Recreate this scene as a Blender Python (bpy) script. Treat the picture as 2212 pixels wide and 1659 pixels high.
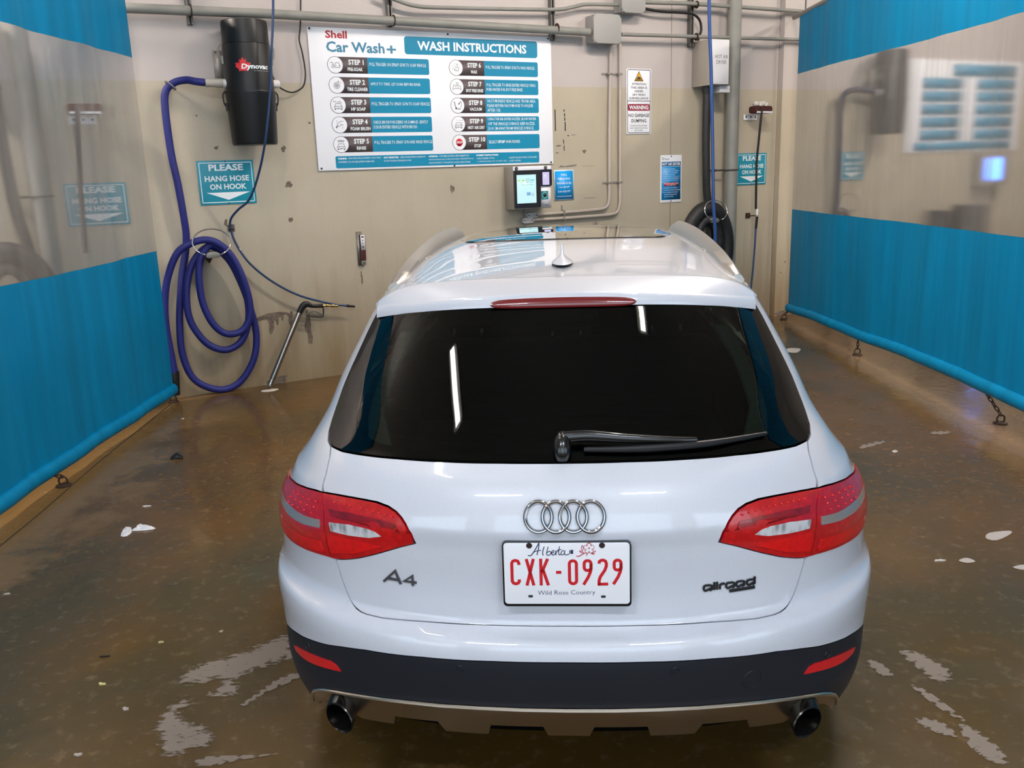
import bpy, bmesh, math, random
import numpy as np
from mathutils import Vector, Matrix
from mathutils.geometry import delaunay_2d_cdt
random.seed(7)
PI = math.pi
for o in list(bpy.data.objects):
    bpy.data.objects.remove(o)
SC_ = bpy.context.scene
COL = SC_.collection

# ------------------------------------------------------------------ camera
PITCH, ROLL, CAM_H = math.radians(13.56), math.radians(1.93), 1.76
cam_d = bpy.data.cameras.new('camera')
cam = bpy.data.objects.new('camera', cam_d)
COL.objects.link(cam)
cam_d.sensor_width = 36.0
cam_d.lens = 36.0 * 1919.0 / 2212.0
cam_d.clip_start = 0.05
_f = Vector((0, math.cos(PITCH), -math.sin(PITCH)))
_u0 = Vector((0, math.sin(PITCH), math.cos(PITCH)))
_r0 = Vector((1, 0, 0))
_r = _r0 * math.cos(ROLL) - _u0 * math.sin(ROLL)
_u = _u0 * math.cos(ROLL) + _r0 * math.sin(ROLL)
cam.matrix_world = Matrix(((_r.x, _u.x, -_f.x, 0), (_r.y, _u.y, -_f.y, 0), (_r.z, _u.z, -_f.z, CAM_H), (0, 0, 0, 1)))
SC_.camera = cam

# ------------------------------------------------------------------ world, exposure
SC_.view_settings.view_transform = 'Standard'
SC_.view_settings.look = 'None'
SC_.view_settings.exposure = 0.9
SC_.view_settings.gamma = 1.0
SC_.view_settings.use_curve_mapping = False
try:
    SC_.cycles.use_denoising = True
    SC_.cycles.max_bounces = 8
    SC_.cycles.diffuse_bounces = 4
    SC_.cycles.glossy_bounces = 4
    SC_.cycles.transmission_bounces = 6
    SC_.cycles.transparent_max_bounces = 10
    SC_.cycles.caustics_reflective = False
    SC_.cycles.caustics_refractive = True
    SC_.cycles.sample_clamp_indirect = 6.0
except Exception:
    pass
wld = bpy.data.worlds.new('daylight')
SC_.world = wld
wld.use_nodes = True
wld.node_tree.nodes['Background'].inputs[0].default_value = (0.72, 0.86, 1.0, 1)
wld.node_tree.nodes['Background'].inputs[1].default_value = 1.6     # overcast daylight through the open bay doors
LAMP_STRENGTH = 30.0

# ------------------------------------------------------------------ materials
def lin(h):
    c = [int(h[i:i + 2], 16) / 255 for i in (0, 2, 4)]
    return tuple((v / 12.92 if v <= .04045 else ((v + .055) / 1.055) ** 2.4) for v in c) + (1,)

MATS = {}
def mat(name, col='808080', rough=.5, metal=0., coat=0., spec=.5, emit=None, estr=0., bump=0., bscale=40., var=0., vscale=3., coat_rough=.03):
    if name in MATS:
        return MATS[name]
    m = bpy.data.materials.new(name)
    m.use_nodes = True
    nt = m.node_tree
    b = nt.nodes['Principled BSDF']
    c = lin(col) if isinstance(col, str) else col
    b.inputs['Base Color'].default_value = c
    b.inputs['Roughness'].default_value = rough
    b.inputs['Metallic'].default_value = metal
    b.inputs['Specular IOR Level'].default_value = spec
    b.inputs['Coat Weight'].default_value = coat
    b.inputs['Coat Roughness'].default_value = coat_rough
    if emit:
        b.inputs['Emission Color'].default_value = lin(emit)
        b.inputs['Emission Strength'].default_value = estr
    if bump or var:
        tc = nt.nodes.new('ShaderNodeTexCoord')
        if bump:
            n = nt.nodes.new('ShaderNodeTexNoise'); n.inputs['Scale'].default_value = bscale; n.inputs['Detail'].default_value = 4
            bp = nt.nodes.new('ShaderNodeBump'); bp.inputs['Strength'].default_value = bump; bp.inputs['Distance'].default_value = .01
            nt.links.new(tc.outputs['Object'], n.inputs['Vector'])
            nt.links.new(n.outputs['Fac'], bp.inputs['Height']); nt.links.new(bp.outputs['Normal'], b.inputs['Normal'])
        if var:
            n = nt.nodes.new('ShaderNodeTexNoise'); n.inputs['Scale'].default_value = vscale; n.inputs['Detail'].default_value = 6
            mx = nt.nodes.new('ShaderNodeMix'); mx.data_type = 'RGBA'
            mr = nt.nodes.new('ShaderNodeMapRange'); mr.inputs['From Min'].default_value = .35; mr.inputs['From Max'].default_value = .65
            nt.links.new(tc.outputs['Object'], n.inputs['Vector']); nt.links.new(n.outputs['Fac'], mr.inputs['Value'])
            nt.links.new(mr.outputs['Result'], mx.inputs['Factor'])
            mx.inputs['A'].default_value = tuple(v * (1 - var) for v in c[:3]) + (1,)
            mx.inputs['B'].default_value = tuple(min(1, v * (1 + var)) for v in c[:3]) + (1,)
            nt.links.new(mx.outputs['Result'], b.inputs['Base Color'])
    MATS[name] = m
    return m

class NT:
    """small helper to wire node trees"""
    def __init__(s, name):
        s.m = bpy.data.materials.new(name); s.m.use_nodes = True; s.t = s.m.node_tree
        s.b = s.t.nodes['Principled BSDF']; s.out = s.t.nodes['Material Output']; MATS[name] = s.m
    def n(s, typ, **kw):
        x = s.t.nodes.new('ShaderNode' + typ)
        for k, v in kw.items():
            if k in x.inputs: x.inputs[k].default_value = v
            else: setattr(x, k, v)
        return x
    def l(s, a, b): s.t.links.new(a, b)
    def mix(s, fac, a, b):
        x = s.t.nodes.new('ShaderNodeMix'); x.data_type = 'RGBA'
        for k, v in (('Factor', fac), ('A', a), ('B', b)):
            if hasattr(v, 'default_value') or hasattr(v, 'links'): s.l(v, x.inputs[k])
            else: x.inputs[k].default_value = v
        return x.outputs['Result']
    def math(s, op, a, b=0., clamp=False):
        x = s.t.nodes.new('ShaderNodeMath'); x.operation = op; x.use_clamp = clamp
        for i, v in enumerate((a, b)):
            if hasattr(v, 'links'): s.l(v, x.inputs[i])
            else: x.inputs[i].default_value = v
        return x.outputs[0]
    def rng(s, v, a, b, c=0., d=1.):
        x = s.t.nodes.new('ShaderNodeMapRange')
        s.l(v, x.inputs['Value'])
        for k, q in (('From Min', a), ('From Max', b), ('To Min', c), ('To Max', d)): x.inputs[k].default_value = q
        return x.outputs['Result']

# ------------------------------------------------------------------ mesh building
class MB:
    def __init__(s): s.v = []; s.f = []; s.n = None
    def add(s, V, F):
        o = len(s.v); s.v += [tuple(map(float, p)) for p in V]; s.f += [tuple(i + o for i in f) for f in F]; return s
    def box(s, c, d, M=None):
        x, y, z = d[0] / 2, d[1] / 2, d[2] / 2
        V = [Vector((sx * x, sy * y, sz * z)) for sz in (-1, 1) for sy in (-1, 1) for sx in (-1, 1)]
        if M: V = [M @ p for p in V]
        c = Vector(c)
        return s.add([p + c for p in V], [(0, 2, 3, 1), (4, 5, 7, 6), (0, 1, 5, 4), (2, 6, 7, 3), (0, 4, 6, 2), (1, 3, 7, 5)])
    def rbox(s, x0, x1, y0, y1, z0, z1, r=.01, seg=4):
        """box with corners rounded in the x/z plane, extruded along y"""
        P = rrect(x0, x1, z0, z1, r, seg)
        return s.prism(P, y0, y1)
    def prism(s, P, y0, y1):
        """2D outline (x,z) extruded along y, y0 is the front"""
        n = len(P)
        V = [(a, y0, b) for a, b in P] + [(a, y1, b) for a, b in P]
        F = [tuple(range(n)), tuple(range(2 * n - 1, n - 1, -1))]
        for i in range(n):
            j = (i + 1) % n
            F.append((i, i + n, j + n, j))
        return s.add(V, F)
    def tube(s, pts, r, seg=10, closed=False, caps=True, sub=0, flat=1.):
        P = [Vector(p) for p in pts]
        if sub: P, r = catmull(P, sub, closed, r)
        n = len(P)
        R = r if isinstance(r, (list, tuple)) else [r] * n
        T = []
        for i in range(n):
            a = P[(i - 1) % n] if (closed or i) else P[0]
            b = P[(i + 1) % n] if (closed or i < n - 1) else P[-1]
            t = b - a
            T.append(t.normalized() if t.length > 1e-9 else Vector((0, 0, 1)))
        up = Vector((0, 0, 1)) if abs(T[0].z) < .9 else Vector((1, 0, 0))
        N = (up - T[0] * up.dot(T[0])).normalized()
        V = []
        for i in range(n):
            N = N - T[i] * N.dot(T[i])
            N = N.normalized() if N.length > 1e-9 else T[i].orthogonal().normalized()
            B = T[i].cross(N)
            for k in range(seg):
                a = 2 * PI * k / seg
                V.append(P[i] + (N * math.cos(a) + B * math.sin(a) * flat) * R[i])
        F = []
        for i in range(n if closed else n - 1):
            j = (i + 1) % n
            for k in range(seg):
                l = (k + 1) % seg
                F.append((i * seg + k, i * seg + l, j * seg + l, j * seg + k))
        if caps and not closed:
            F.append(tuple(range(seg - 1, -1, -1))); F.append(tuple((n - 1) * seg + k for k in range(seg)))
        return s.add(V, F)
    def lathe(s, prof, c=(0, 0, 0), seg=32, axis='z', cap=True, a0=0., ax2=1.):
        V = []; F = []; n = len(prof)
        for r, z in prof:
            for k in range(seg):
                a = a0 + 2 * PI * k / seg
                p = (r * math.cos(a), r * math.sin(a) * ax2, z)
                if axis == 'y': p = (p[0], z, -p[1])
                if axis == 'x': p = (z, p[0], p[1])
                V.append((p[0] + c[0], p[1] + c[1], p[2] + c[2]))
        for i in range(n - 1):
            for k in range(seg):
                l = (k + 1) % seg
                F.append((i * seg + k, i * seg + l, (i + 1) * seg + l, (i + 1) * seg + k))
        if cap:
            F.append(tuple(range(seg - 1, -1, -1))); F.append(tuple((n - 1) * seg + k for k in range(seg)))
        return s.add(V, F)
    def grid(s, fn, nu, nv):
        V = [fn(i / nu, j / nv) for j in range(nv + 1) for i in range(nu + 1)]
        F = [(j * (nu + 1) + i, j * (nu + 1) + i + 1, (j + 1) * (nu + 1) + i + 1, (j + 1) * (nu + 1) + i) for j in range(nv) for i in range(nu)]
        return s.add(V, F)

def catmull(P, sub, closed=False, r=None):
    n = len(P); out = []; ro = []
    R = r if isinstance(r, (list, tuple)) else [r] * n
    for i in range(n if closed else n - 1):
        g = (lambda k: P[k % n]) if closed else (lambda k: P[max(0, min(n - 1, k))])
        p0, p1, p2, p3 = g(i - 1), g(i), g(i + 1), g(i + 2)
        for k in range(sub):
            t = k / sub
            out.append(.5 * ((2 * p1) + (p2 - p0) * t + (2 * p0 - 5 * p1 + 4 * p2 - p3) * t * t + (3 * p1 - p0 - 3 * p2 + p3) * t ** 3))
            ro.append(R[i] * (1 - t) + R[(i + 1) % n] * t)
    if not closed: out.append(P[-1]); ro.append(R[-1])
    return out, ro

def rrect(x0, x1, z0, z1, r, seg=4):
    P = []
    for cx, cz, a in ((x1 - r, z0 + r, -PI / 2), (x1 - r, z1 - r, 0), (x0 + r, z1 - r, PI / 2), (x0 + r, z0 + r, PI)):
        for k in range(seg + 1):
            t = a + PI / 2 * k / seg
            P.append((cx + r * math.cos(t), cz + r * math.sin(t)))
    return P

# frames: the far wall is turned against the bay, wall things are modelled in (along wall, into wall, up)
TH = math.radians(27.6)
WALL_A = Vector((-2.8156, 7.2147, 0)); WALL_M = Matrix.Rotation(TH, 4, 'Z')
CAR_O = Vector((.112, 1.95, 0)); CAR_M = Matrix.Rotation(math.radians(-4.1), 4, 'Z')
FR = {'wall': (WALL_A, WALL_M, TH), 'car': (CAR_O, CAR_M, math.radians(-4.1)), 'world': (Vector((0, 0, 0)), Matrix.Identity(4), 0.)}
ORG = {}

def thing(name, label, cat, org, frame='wall', group=None):
    A, M, a = FR[frame]
    o = bpy.data.objects.new(name, None); COL.objects.link(o)
    o.empty_display_size = .1
    o.location = A + M @ Vector(org); o.rotation_euler = (0, 0, a)
    ORG[o.name] = Vector(org)
    tag(o, label, cat, group)
    return o

def tag(o, label=None, cat=None, group=None, kind=None):
    if label: o['label'] = label
    if cat: o['category'] = cat
    if group: o['group'] = group
    if kind: o['kind'] = kind
    return o

def obj(name, mb, m, parent=None, frame='wall', org=None, bevel=0, smooth=True, angle=35, label=None, bseg=2):
    me = bpy.data.meshes.new(name)
    if parent is not None:
        og = ORG[parent.name]
    else:
        og = Vector(org) if org else Vector((0, 0, 0))
    V = [(p[0] - og[0], p[1] - og[1], p[2] - og[2]) for p in mb.v]
    me.from_pydata(V, [], mb.f)
    me.materials.append(m)
    bm = bmesh.new(); bm.from_mesh(me)
    if mb.n is None: bmesh.ops.recalc_face_normals(bm, faces=bm.faces[:])
    if bevel:
        es = [e for e in bm.edges if len(e.link_faces) == 2 and e.calc_face_angle(0) > math.radians(30)]
        bmesh.ops.bevel(bm, geom=es, offset=bevel, segments=bseg, affect='EDGES', profile=.6, clamp_overlap=True)
    if mb.n is None:
        ca = math.radians(angle)
        for e in bm.edges:
            if len(e.link_faces) == 2 and e.calc_face_angle(0) > ca: e.smooth = False
    bm.to_mesh(me); bm.free()
    if smooth:
        me.shade_smooth() if False else me.polygons.foreach_set('use_smooth', [True] * len(me.polygons))
    if mb.n is not None:
        me.normals_split_custom_set_from_vertices([tuple(map(float, q)) for q in mb.n])
    me.update()
    o = bpy.data.objects.new(name, me); COL.objects.link(o)
    if parent is not None:
        o.parent = parent
    else:
        A, M, a = FR[frame]
        o.location = A + M @ og; o.rotation_euler = (0, 0, a)
    ORG[o.name] = og
    if label: o['label'] = label
    return o

def copy_tree(o, parent=None):
    c = o.copy(); COL.objects.link(c)
    if parent: c.parent = parent
    for ch in list(o.children): copy_tree(ch, c)
    return c

# ------------------------------------------------------------------ lettering
def text_geo(s, bold=0., res=2):
    cu = bpy.data.curves.new('lettering', 'FONT'); cu.body = s; cu.size = 1; cu.offset = bold; cu.resolution_u = res
    ob = bpy.data.objects.new('lettering', cu)
    COL.objects.link(ob)
    dg = bpy.context.evaluated_depsgraph_get()
    me = bpy.data.meshes.new_from_object(ob.evaluated_get(dg))
    V = [tuple(v.co) for v in me.vertices]; F = [tuple(p.vertices) for p in me.polygons]
    bpy.data.objects.remove(ob); bpy.data.curves.remove(cu); bpy.data.meshes.remove(me)
    return V, F

def text(mb, s, x0, x1, z0, z1, y, bold=.012, res=2, fn=None, shear=0.):
    """lettering fitted into the box x0..x1, z0..z1 (x1 None keeps the natural width)"""
    V, F = text_geo(s, bold, res)
    if not V: return
    a0 = min(v[0] for v in V); a1 = max(v[0] for v in V); b0 = min(v[1] for v in V); b1 = max(v[1] for v in V)
    sz = (z1 - z0) / (b1 - b0); sx = sz if x1 is None else (x1 - x0) / (a1 - a0)
    out = []
    for v in V:
        x = x0 + (v[0] - a0) * sx; z = z0 + (v[1] - b0) * sz
        x += shear * (z - z0)
        out.append((x, y, z) if fn is None else fn(x, z))
    mb.add(out, F)

def flat(mb, P, y):
    mb.add([(a, y, b) for a, b in P], [tuple(range(len(P)))])

def stroke(mb, P, w, fn, closed=False, d=.0012):
    """flat ribbon of width w along a 2D polyline, mapped by fn(a, b, depth); slightly raised"""
    P = [Vector(p) for p in P]; n = len(P); L = []; R = []
    for i in range(n):
        a = P[(i - 1) % n] if (closed or i) else P[i]
        b = P[(i + 1) % n] if (closed or i < n - 1) else P[i]
        t1 = (P[i] - a); t2 = (b - P[i])
        t1 = t1.normalized() if t1.length > 1e-9 else t2.normalized(); t2 = t2.normalized() if t2.length > 1e-9 else t1
        t = (t1 + t2); t = t.normalized() if t.length > 1e-6 else t1
        k = 1 / max(.6, t.dot(t1))
        nn = Vector((-t.y, t.x)) * w / 2 * k
        L.append(P[i] + nn); R.append(P[i] - nn)
    V = [fn(p.x, p.y, d) for p in L] + [fn(p.x, p.y, d) for p in R] + [fn(p.x, p.y, 0) for p in L] + [fn(p.x, p.y, 0) for p in R]
    F = []
    for i in range(n if closed else n - 1):
        j = (i + 1) % n
        F += [(n + i, n + j, j, i), (i, j, 2 * n + j, 2 * n + i), (3 * n + i, 3 * n + j, n + j, n + i)]
    if not closed:
        F += [(n, 0, 2 * n, 3 * n), (n - 1, 2 * n - 1, 4 * n - 1, 3 * n - 1)]
    mb.add(V, F)

def smooth2(P, sub=4, closed=False):
    q, _ = catmull([Vector((p[0], p[1], 0)) for p in P], sub, closed, 0)
    return [(v.x, v.y) for v in q]
# ------------------------------------------------------------------ surface materials of the room
def floor_material():
    t = NT('wet concrete')
    tc = t.n('TexCoord'); P = tc.outputs['Object']
    sep = t.n('SeparateXYZ'); t.l(P, sep.inputs[0]); X, Y = sep.outputs[0], sep.outputs[1]
    def noise(sc, det=6, rough=.6, dist=0., vec=None):
        n = t.n('TexNoise'); n.inputs['Scale'].default_value = sc; n.inputs['Detail'].default_value = det
        n.inputs['Roughness'].default_value = rough; n.inputs['Distortion'].default_value = dist
        t.l(vec or P, n.inputs['Vector']); return n.outputs['Fac']
    big, mid, fine, grit = noise(.55, 5, .55, .6), noise(2.2, 7, .62, .4), noise(18, 6, .65), noise(160, 3, .7)
    brown, olive, tan, dark = lin('66491f'), lin('4b3f24'), lin('775c36'), lin('3c3224')
    c = t.mix(t.rng(big, .40, .60), olive, brown)
    c = t.mix(t.math('MULTIPLY', t.rng(mid, .42, .72), .32), c, dark)
    # raised dry-ish strips along the bay edges and at the far wall: browner concrete with a ragged edge
    wob = t.math('MULTIPLY', t.math('SUBTRACT', mid, .5), 1.3)
    left = t.rng(t.math('ADD', X, wob), -2.25, -2.42)
    c = t.mix(t.math('MULTIPLY', left, .8), c, tan)
    right = t.rng(t.math('ADD', X, t.math('MULTIPLY', wob, .3)), 2.96, 3.02)
    c = t.mix(t.math('MULTIPLY', right, .75), c, lin('6c5946'))
    # distance to the turned far wall
    dw = t.math('ADD', t.math('MULTIPLY', t.math('ADD', X, 2.8156), -math.sin(TH)), t.math('MULTIPLY', t.math('SUBTRACT', Y, 7.2147), math.cos(TH)))
    far = t.rng(t.math('ADD', dw, wob), -1.0, -.25)
    c = t.mix(t.math('MULTIPLY', far, .55), c, lin('624a2c'))
    c = t.mix(t.math('MULTIPLY', t.rng(fine, .55, .75), .35), c, lin('8d7c63'))
    c = t.mix(t.math('MULTIPLY', t.rng(grit, .62, .7), .4), c, dark)
    t.l(c, t.b.inputs['Base Color'])
    t.l(t.rng(mid, .35, .65, .10, .30), t.b.inputs['Roughness'])
    t.b.inputs['Specular IOR Level'].default_value = .32
    bp = t.n('Bump'); bp.inputs['Strength'].default_value = .12; bp.inputs['Distance'].default_value = .02
    t.l(noise(7, 4, .5, 1.), bp.inputs['Height']); t.l(bp.outputs['Normal'], t.b.inputs['Normal'])
    return t.m

def wall_material():
    t = NT('painted wall panels')
    tc = t.n('TexCoord'); P = tc.outputs['Object']
    sep = t.n('SeparateXYZ'); t.l(P, sep.inputs[0]); Z = sep.outputs[2]
    def noise(sc, det=6, rough=.6, vec=None):
        n = t.n('TexNoise'); n.inputs['Scale'].default_value = sc; n.inputs['Detail'].default_value = det; n.inputs['Roughness'].default_value = rough
        t.l(vec or P, n.inputs['Vector']); return n.outputs['Fac']
    mp = t.n('Mapping'); mp.inputs['Scale'].default_value = (3.0, 3.0, .35); t.l(P, mp.inputs['Vector'])
    runs = noise(2.5, 6, .65, mp.outputs[0]); blot = noise(1.1, 5, .6)
    low = t.mix(t.rng(blot, .35, .65), lin('b9b09c'), lin('b0a692'))
    low = t.mix(t.math('MULTIPLY', t.rng(runs, .52, .78), .22), low, lin('9a8b75'))
    dirt = t.math('MULTIPLY', t.rng(t.math('ADD', Z, t.math('MULTIPLY', t.math('SUBTRACT', runs, .5), 1.2)), 1.0, -.1), .8)
    low = t.mix(dirt, low, lin('7d6541'))
    up = t.mix(t.math('MULTIPLY', t.rng(blot, .45, .7), .5), lin('bbb3af'), lin('b2a8a2'))
    c = t.mix(t.rng(Z, 2.519, 2.523), low, up)
    t.l(c, t.b.inputs['Base Color'])
    t.b.inputs['Roughness'].default_value = .38
    bp = t.n('Bump'); bp.inputs['Strength'].default_value = .15; bp.inputs['Distance'].default_value = .01
    t.l(noise(45, 3, .5), bp.inputs['Height']); t.l(bp.outputs['Normal'], t.b.inputs['Normal'])
    return t.m

def vinyl_material():
    t = NT('hazy clear vinyl')
    nt = t.t
    tc = t.n('TexCoord')
    mp = t.n('Mapping'); mp.inputs['Scale'].default_value = (1, 6, .5); t.l(tc.outputs['Object'], mp.inputs['Vector'])
    n = t.n('TexNoise'); n.inputs['Scale'].default_value = 2.; n.inputs['Detail'].default_value = 5; t.l(mp.outputs[0], n.inputs['Vector'])
    rf = t.n('BsdfRefraction'); rf.inputs['IOR'].default_value = 1.06; rf.inputs['Roughness'].default_value = .15; rf.inputs['Color'].default_value = (.93, .94, .95, 1)
    tr = t.n('BsdfTransparent'); tr.inputs['Color'].default_value = (.93, .94, .95, 1)
    df = t.n('BsdfDiffuse'); df.inputs['Color'].default_value = (.62, .60, .58, 1)
    tl = t.n('BsdfTranslucent'); tl.inputs['Color'].default_value = (.62, .60, .58, 1)
    gl = t.n('BsdfGlossy'); gl.inputs['Roughness'].default_value = .22
    def mx(f, a, b):
        m = t.n('MixShader')
        if hasattr(f, 'links'): t.l(f, m.inputs[0])
        else: m.inputs[0].default_value = f
        t.l(a, m.inputs[1]); t.l(b, m.inputs[2]); return m.outputs[0]
    see = rf.outputs[0]
    haze = mx(.5, df.outputs[0], tl.outputs[0])
    body = mx(t.rng(n.outputs['Fac'], .3, .7, .10, .20), see, haze)
    t.l(mx(.03, body, gl.outputs[0]), t.out.inputs['Surface'])
    return t.m

def foam_material():
    t = NT('thin soap foam')
    tc = t.n('TexCoord'); P = tc.outputs['Object']
    mp = t.n('Mapping'); mp.inputs['Rotation'].default_value = (0, 0, -.6); mp.inputs['Scale'].default_value = (9, 24, 1); t.l(P, mp.inputs['Vector'])
    n = t.n('TexNoise'); n.inputs['Scale'].default_value = 1.3; n.inputs['Detail'].default_value = 8; n.inputs['Roughness'].default_value = .62; n.inputs['Distortion'].default_value = 1.6
    t.l(mp.outputs[0], n.inputs['Vector'])
    t.b.inputs['Base Color'].default_value = lin('8f8175'); t.b.inputs['Roughness'].default_value = .3
    at = t.n('Attribute'); at.attribute_name = 'body'
    k = t.math('ADD', n.outputs['Fac'], t.math('MULTIPLY', t.math('SUBTRACT', at.outputs['Fac'], 1.), .3))
    t.l(t.rng(k, .30, .41, .0, .85), t.b.inputs['Alpha'])
    return t.m

def curtain_material(name, col):
    t = NT(name)
    tc = t.n('TexCoord'); P = tc.outputs['Object']
    mp = t.n('Mapping'); mp.inputs['Scale'].default_value = (1, 5, .4); t.l(P, mp.inputs['Vector'])
    n = t.n('TexNoise'); n.inputs['Scale'].default_value = 2.; n.inputs['Detail'].default_value = 5; t.l(mp.outputs[0], n.inputs['Vector'])
    c = lin(col)
    t.l(t.mix(t.rng(n.outputs['Fac'], .35, .7), c, tuple(v * .78 for v in c[:3]) + (1,)), t.b.inputs['Base Color'])
    t.b.inputs['Roughness'].default_value = .5; t.b.inputs['Specular IOR Level'].default_value = .12
    w = t.n('TexWave'); w.inputs['Scale'].default_value = 90; w.bands_direction = 'Y'; t.l(P, w.inputs['Vector'])
    bp = t.n('Bump'); bp.inputs['Strength'].default_value = .05; bp.inputs['Distance'].default_value = .003
    t.l(w.outputs['Fac'], bp.inputs['Height']); t.l(bp.outputs['Normal'], t.b.inputs['Normal'])
    return t.m

M_FLOOR, M_WALL, M_VINYL, M_FOAM = floor_material(), wall_material(), vinyl_material(), foam_material()
M_TEAL = curtain_material('teal vinyl cloth', '007fb0')
M_STEEL = mat('galvanised pipe', '8f8d88', .45, .55, bump=.1, bscale=60)
M_GREYP = mat('grey painted steel', '85857f', .5, .0, bump=.05, bscale=90, var=.08, vscale=6)
M_BLACKP = mat('black plastic', '1b1b1c', .42, spec=.4, bump=.08, bscale=200)
M_RUBBER = mat('black rubber', '17171a', .5, spec=.35)
M_RUST = mat('rusted iron', '3b2c22', .7, .4, bump=.4, bscale=120, var=.3, vscale=40)
M_CHROME = mat('chrome', 'c4c4c8', .14, 1.)
M_STAIN = mat('brushed stainless steel', 'a9a39b', .28, 1., bump=.05, bscale=300)
M_WHITE = mat('white board', 'eceef4', .35)
M_PRINTB = mat('printed teal', '0a86ac', .35)
M_PRINTW = mat('printed white', 'e9f2f6', .4)
M_PRINTG = mat('printed grey', '5c5153', .4)
M_INK = mat('printed black', '26262a', .45)
M_RED = mat('printed red', 'b02b35', .4)
M_TEALS = mat('teal sign plate', '0c8ea6', .4)
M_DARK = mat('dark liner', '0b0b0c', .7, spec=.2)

# ------------------------------------------------------------------ the room
def structure(name, mb, m, frame='world', org=None, **k):
    return tag(obj(name, mb, m, frame=frame, org=org, **k), kind='structure')

mb = MB().add([(-10, -6, 0), (11, -6, 0), (11, 17, 0), (-10, 17, 0)], [(0, 1, 2, 3)]); structure('floor', mb, M_FLOOR)
wall = structure('wall_back', MB().box((4, .1, 2.75), (24, .2, 5.5)), M_WALL, 'wall', smooth=False)
structure('trim_1', MB().box((6.765, -.03, 2.75), (.285, .06, 5.5)), M_WALL, 'wall', smooth=False)
M_PLAIN = mat('cream paint', 'cfc6ba', .5)
structure('wall_left', MB().box((-10.1, 5, 2.75), (.2, 23, 5.5)), M_PLAIN, smooth=False)
structure('wall_right', MB().box((11.1, 5, 2.75), (.2, 23, 5.5)), M_PLAIN, smooth=False)
structure('ceiling', MB().box((.5, 5.5, 5.55), (21.4, 23, .1)), mat('white corrugated ceiling', 'c9c9c6', .6), smooth=False)
mb = MB().box((.5, -4.1, 4.6), (21, .2, 1.8))
for x in (-9.4, -2.78, 3.2, 10.4): mb.box((x, -4.1, 1.85), (1.1, .2, 3.7))
structure('wall_front', mb, M_PLAIN, smooth=False)

# seams, chips and scars of the painted wall
M_CHIP = mat('bare scarred wall', '6d6154', .8, var=.3, vscale=30)
M_SEAM = mat('panel seam', '8d8274', .8)
for s, a, b in ((5.14, 0, 4), (6.61, 0, 4)):
    obj('panel_seam', MB().box((s, -.0015, (a + b) / 2), (.006, .003, b - a)), M_SEAM, wall)
def blob(cx, cz, w, h, n=22, rag=.35, seed=0):
    rr = random.Random(seed); P = []
    ph = [rr.uniform(0, 6.28) for _ in range(4)]
    for k in range(n):
        a = 2 * PI * k / n
        r = 1 + rag * (.5 * math.sin(2 * a + ph[0]) + .4 * math.sin(3 * a + ph[1]) + .4 * math.sin(5 * a + ph[2])) + rr.uniform(-rag, rag) * .35
        P.append((cx + w / 2 * r * math.cos(a), cz + h / 2 * r * math.sin(a)))
    return P
chips = [(.559, 1.41, .03, .05), (.546, 2.01, .03, .03), (1.09, 1.99, .035, .05), (1.11, 1.70, .05, .06), (1.098, 1.405, .035, .045),
         (1.17, .46, .06, .26), (1.02, .55, .045, .13), (2.622, 1.605, .04, .075), (4.073, 1.912, .035, .04), (1.69, .86, .016, .12),
         (5.16, 1.0, .02, .03), (.42, 2.26, .015, .015), (6.76, .62, .02, .02), (6.70, .5, .018, .018), (.86, .03, .16, .07), (6.76, .03, .28, .05), (1.33, 2.2, .02, .02)]
for i, (s, z, w, h) in enumerate(chips):
    off = -.0615 if 6.62 < s < 6.91 else -.0015
    mb = MB(); flat(mb, blob(s, z, w, h, seed=i), off); obj('paint_chip', mb, M_CHIP, wall)
# the big flaked patch beside the hose coil: a band with drips
mb = MB(); flat(mb, [(.70, .56), (.74, .60), (.82, .625), (.93, .63), (1.0, .615), (1.02, .585), (1.0, .58), (.985, .60), (.96, .595), (.955, .55), (.94, .55), (.935, .585), (.92, .58), (.91, .52), (.895, .51), (.885, .56), (.875, .555), (.87, .49), (.85, .45), (.83, .44), (.825, .48), (.83, .53), (.82, .565), (.80, .575), (.77, .57), (.74, .565), (.72, .575)], -.0015)
obj('paint_chip', mb, M_CHIP, wall)
mb = MB()
for s, z0, z1 in ((3.745, 2.11, 2.31), (3.857, 2.11, 2.195), (3.853, 2.205, 2.235), (3.852, 2.245, 2.275), (3.848, 2.29, 2.31)):
    mb.box((s, -.001, (z0 + z1) / 2), (.011, .002, z1 - z0))
for s, z, w, h in ((3.835, 2.01, .014, .04), (3.84, 1.95, .014, .05), (3.78, 1.97, .07, .008), (3.76, 1.905, .03, .008), (3.89, 2.065, .02, .012), (3.95, 2.07, .05, .005)):
    flat(mb, blob(s, z, w, h, 12, .4, int(s * 1000)), -.0012)
obj('black_mark', mb, M_INK, wall)
mb = MB(); flat(mb, [(3.77, 1.765), (3.80, 1.785), (3.84, 1.775), (3.90, 1.783), (3.98, 1.79), (3.98, 1.775), (3.92, 1.768), (3.85, 1.766), (3.80, 1.766)], -.0012); flat(mb, rrect(4.06, 4.20, 1.455, 1.460, .002), -.0012); flat(mb, rrect(4.04, 4.20, 1.770, 1.773, .001), -.0012)
obj('adhesive_residue', mb, mat('grey residue', '7c746b', .8), wall)

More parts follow.
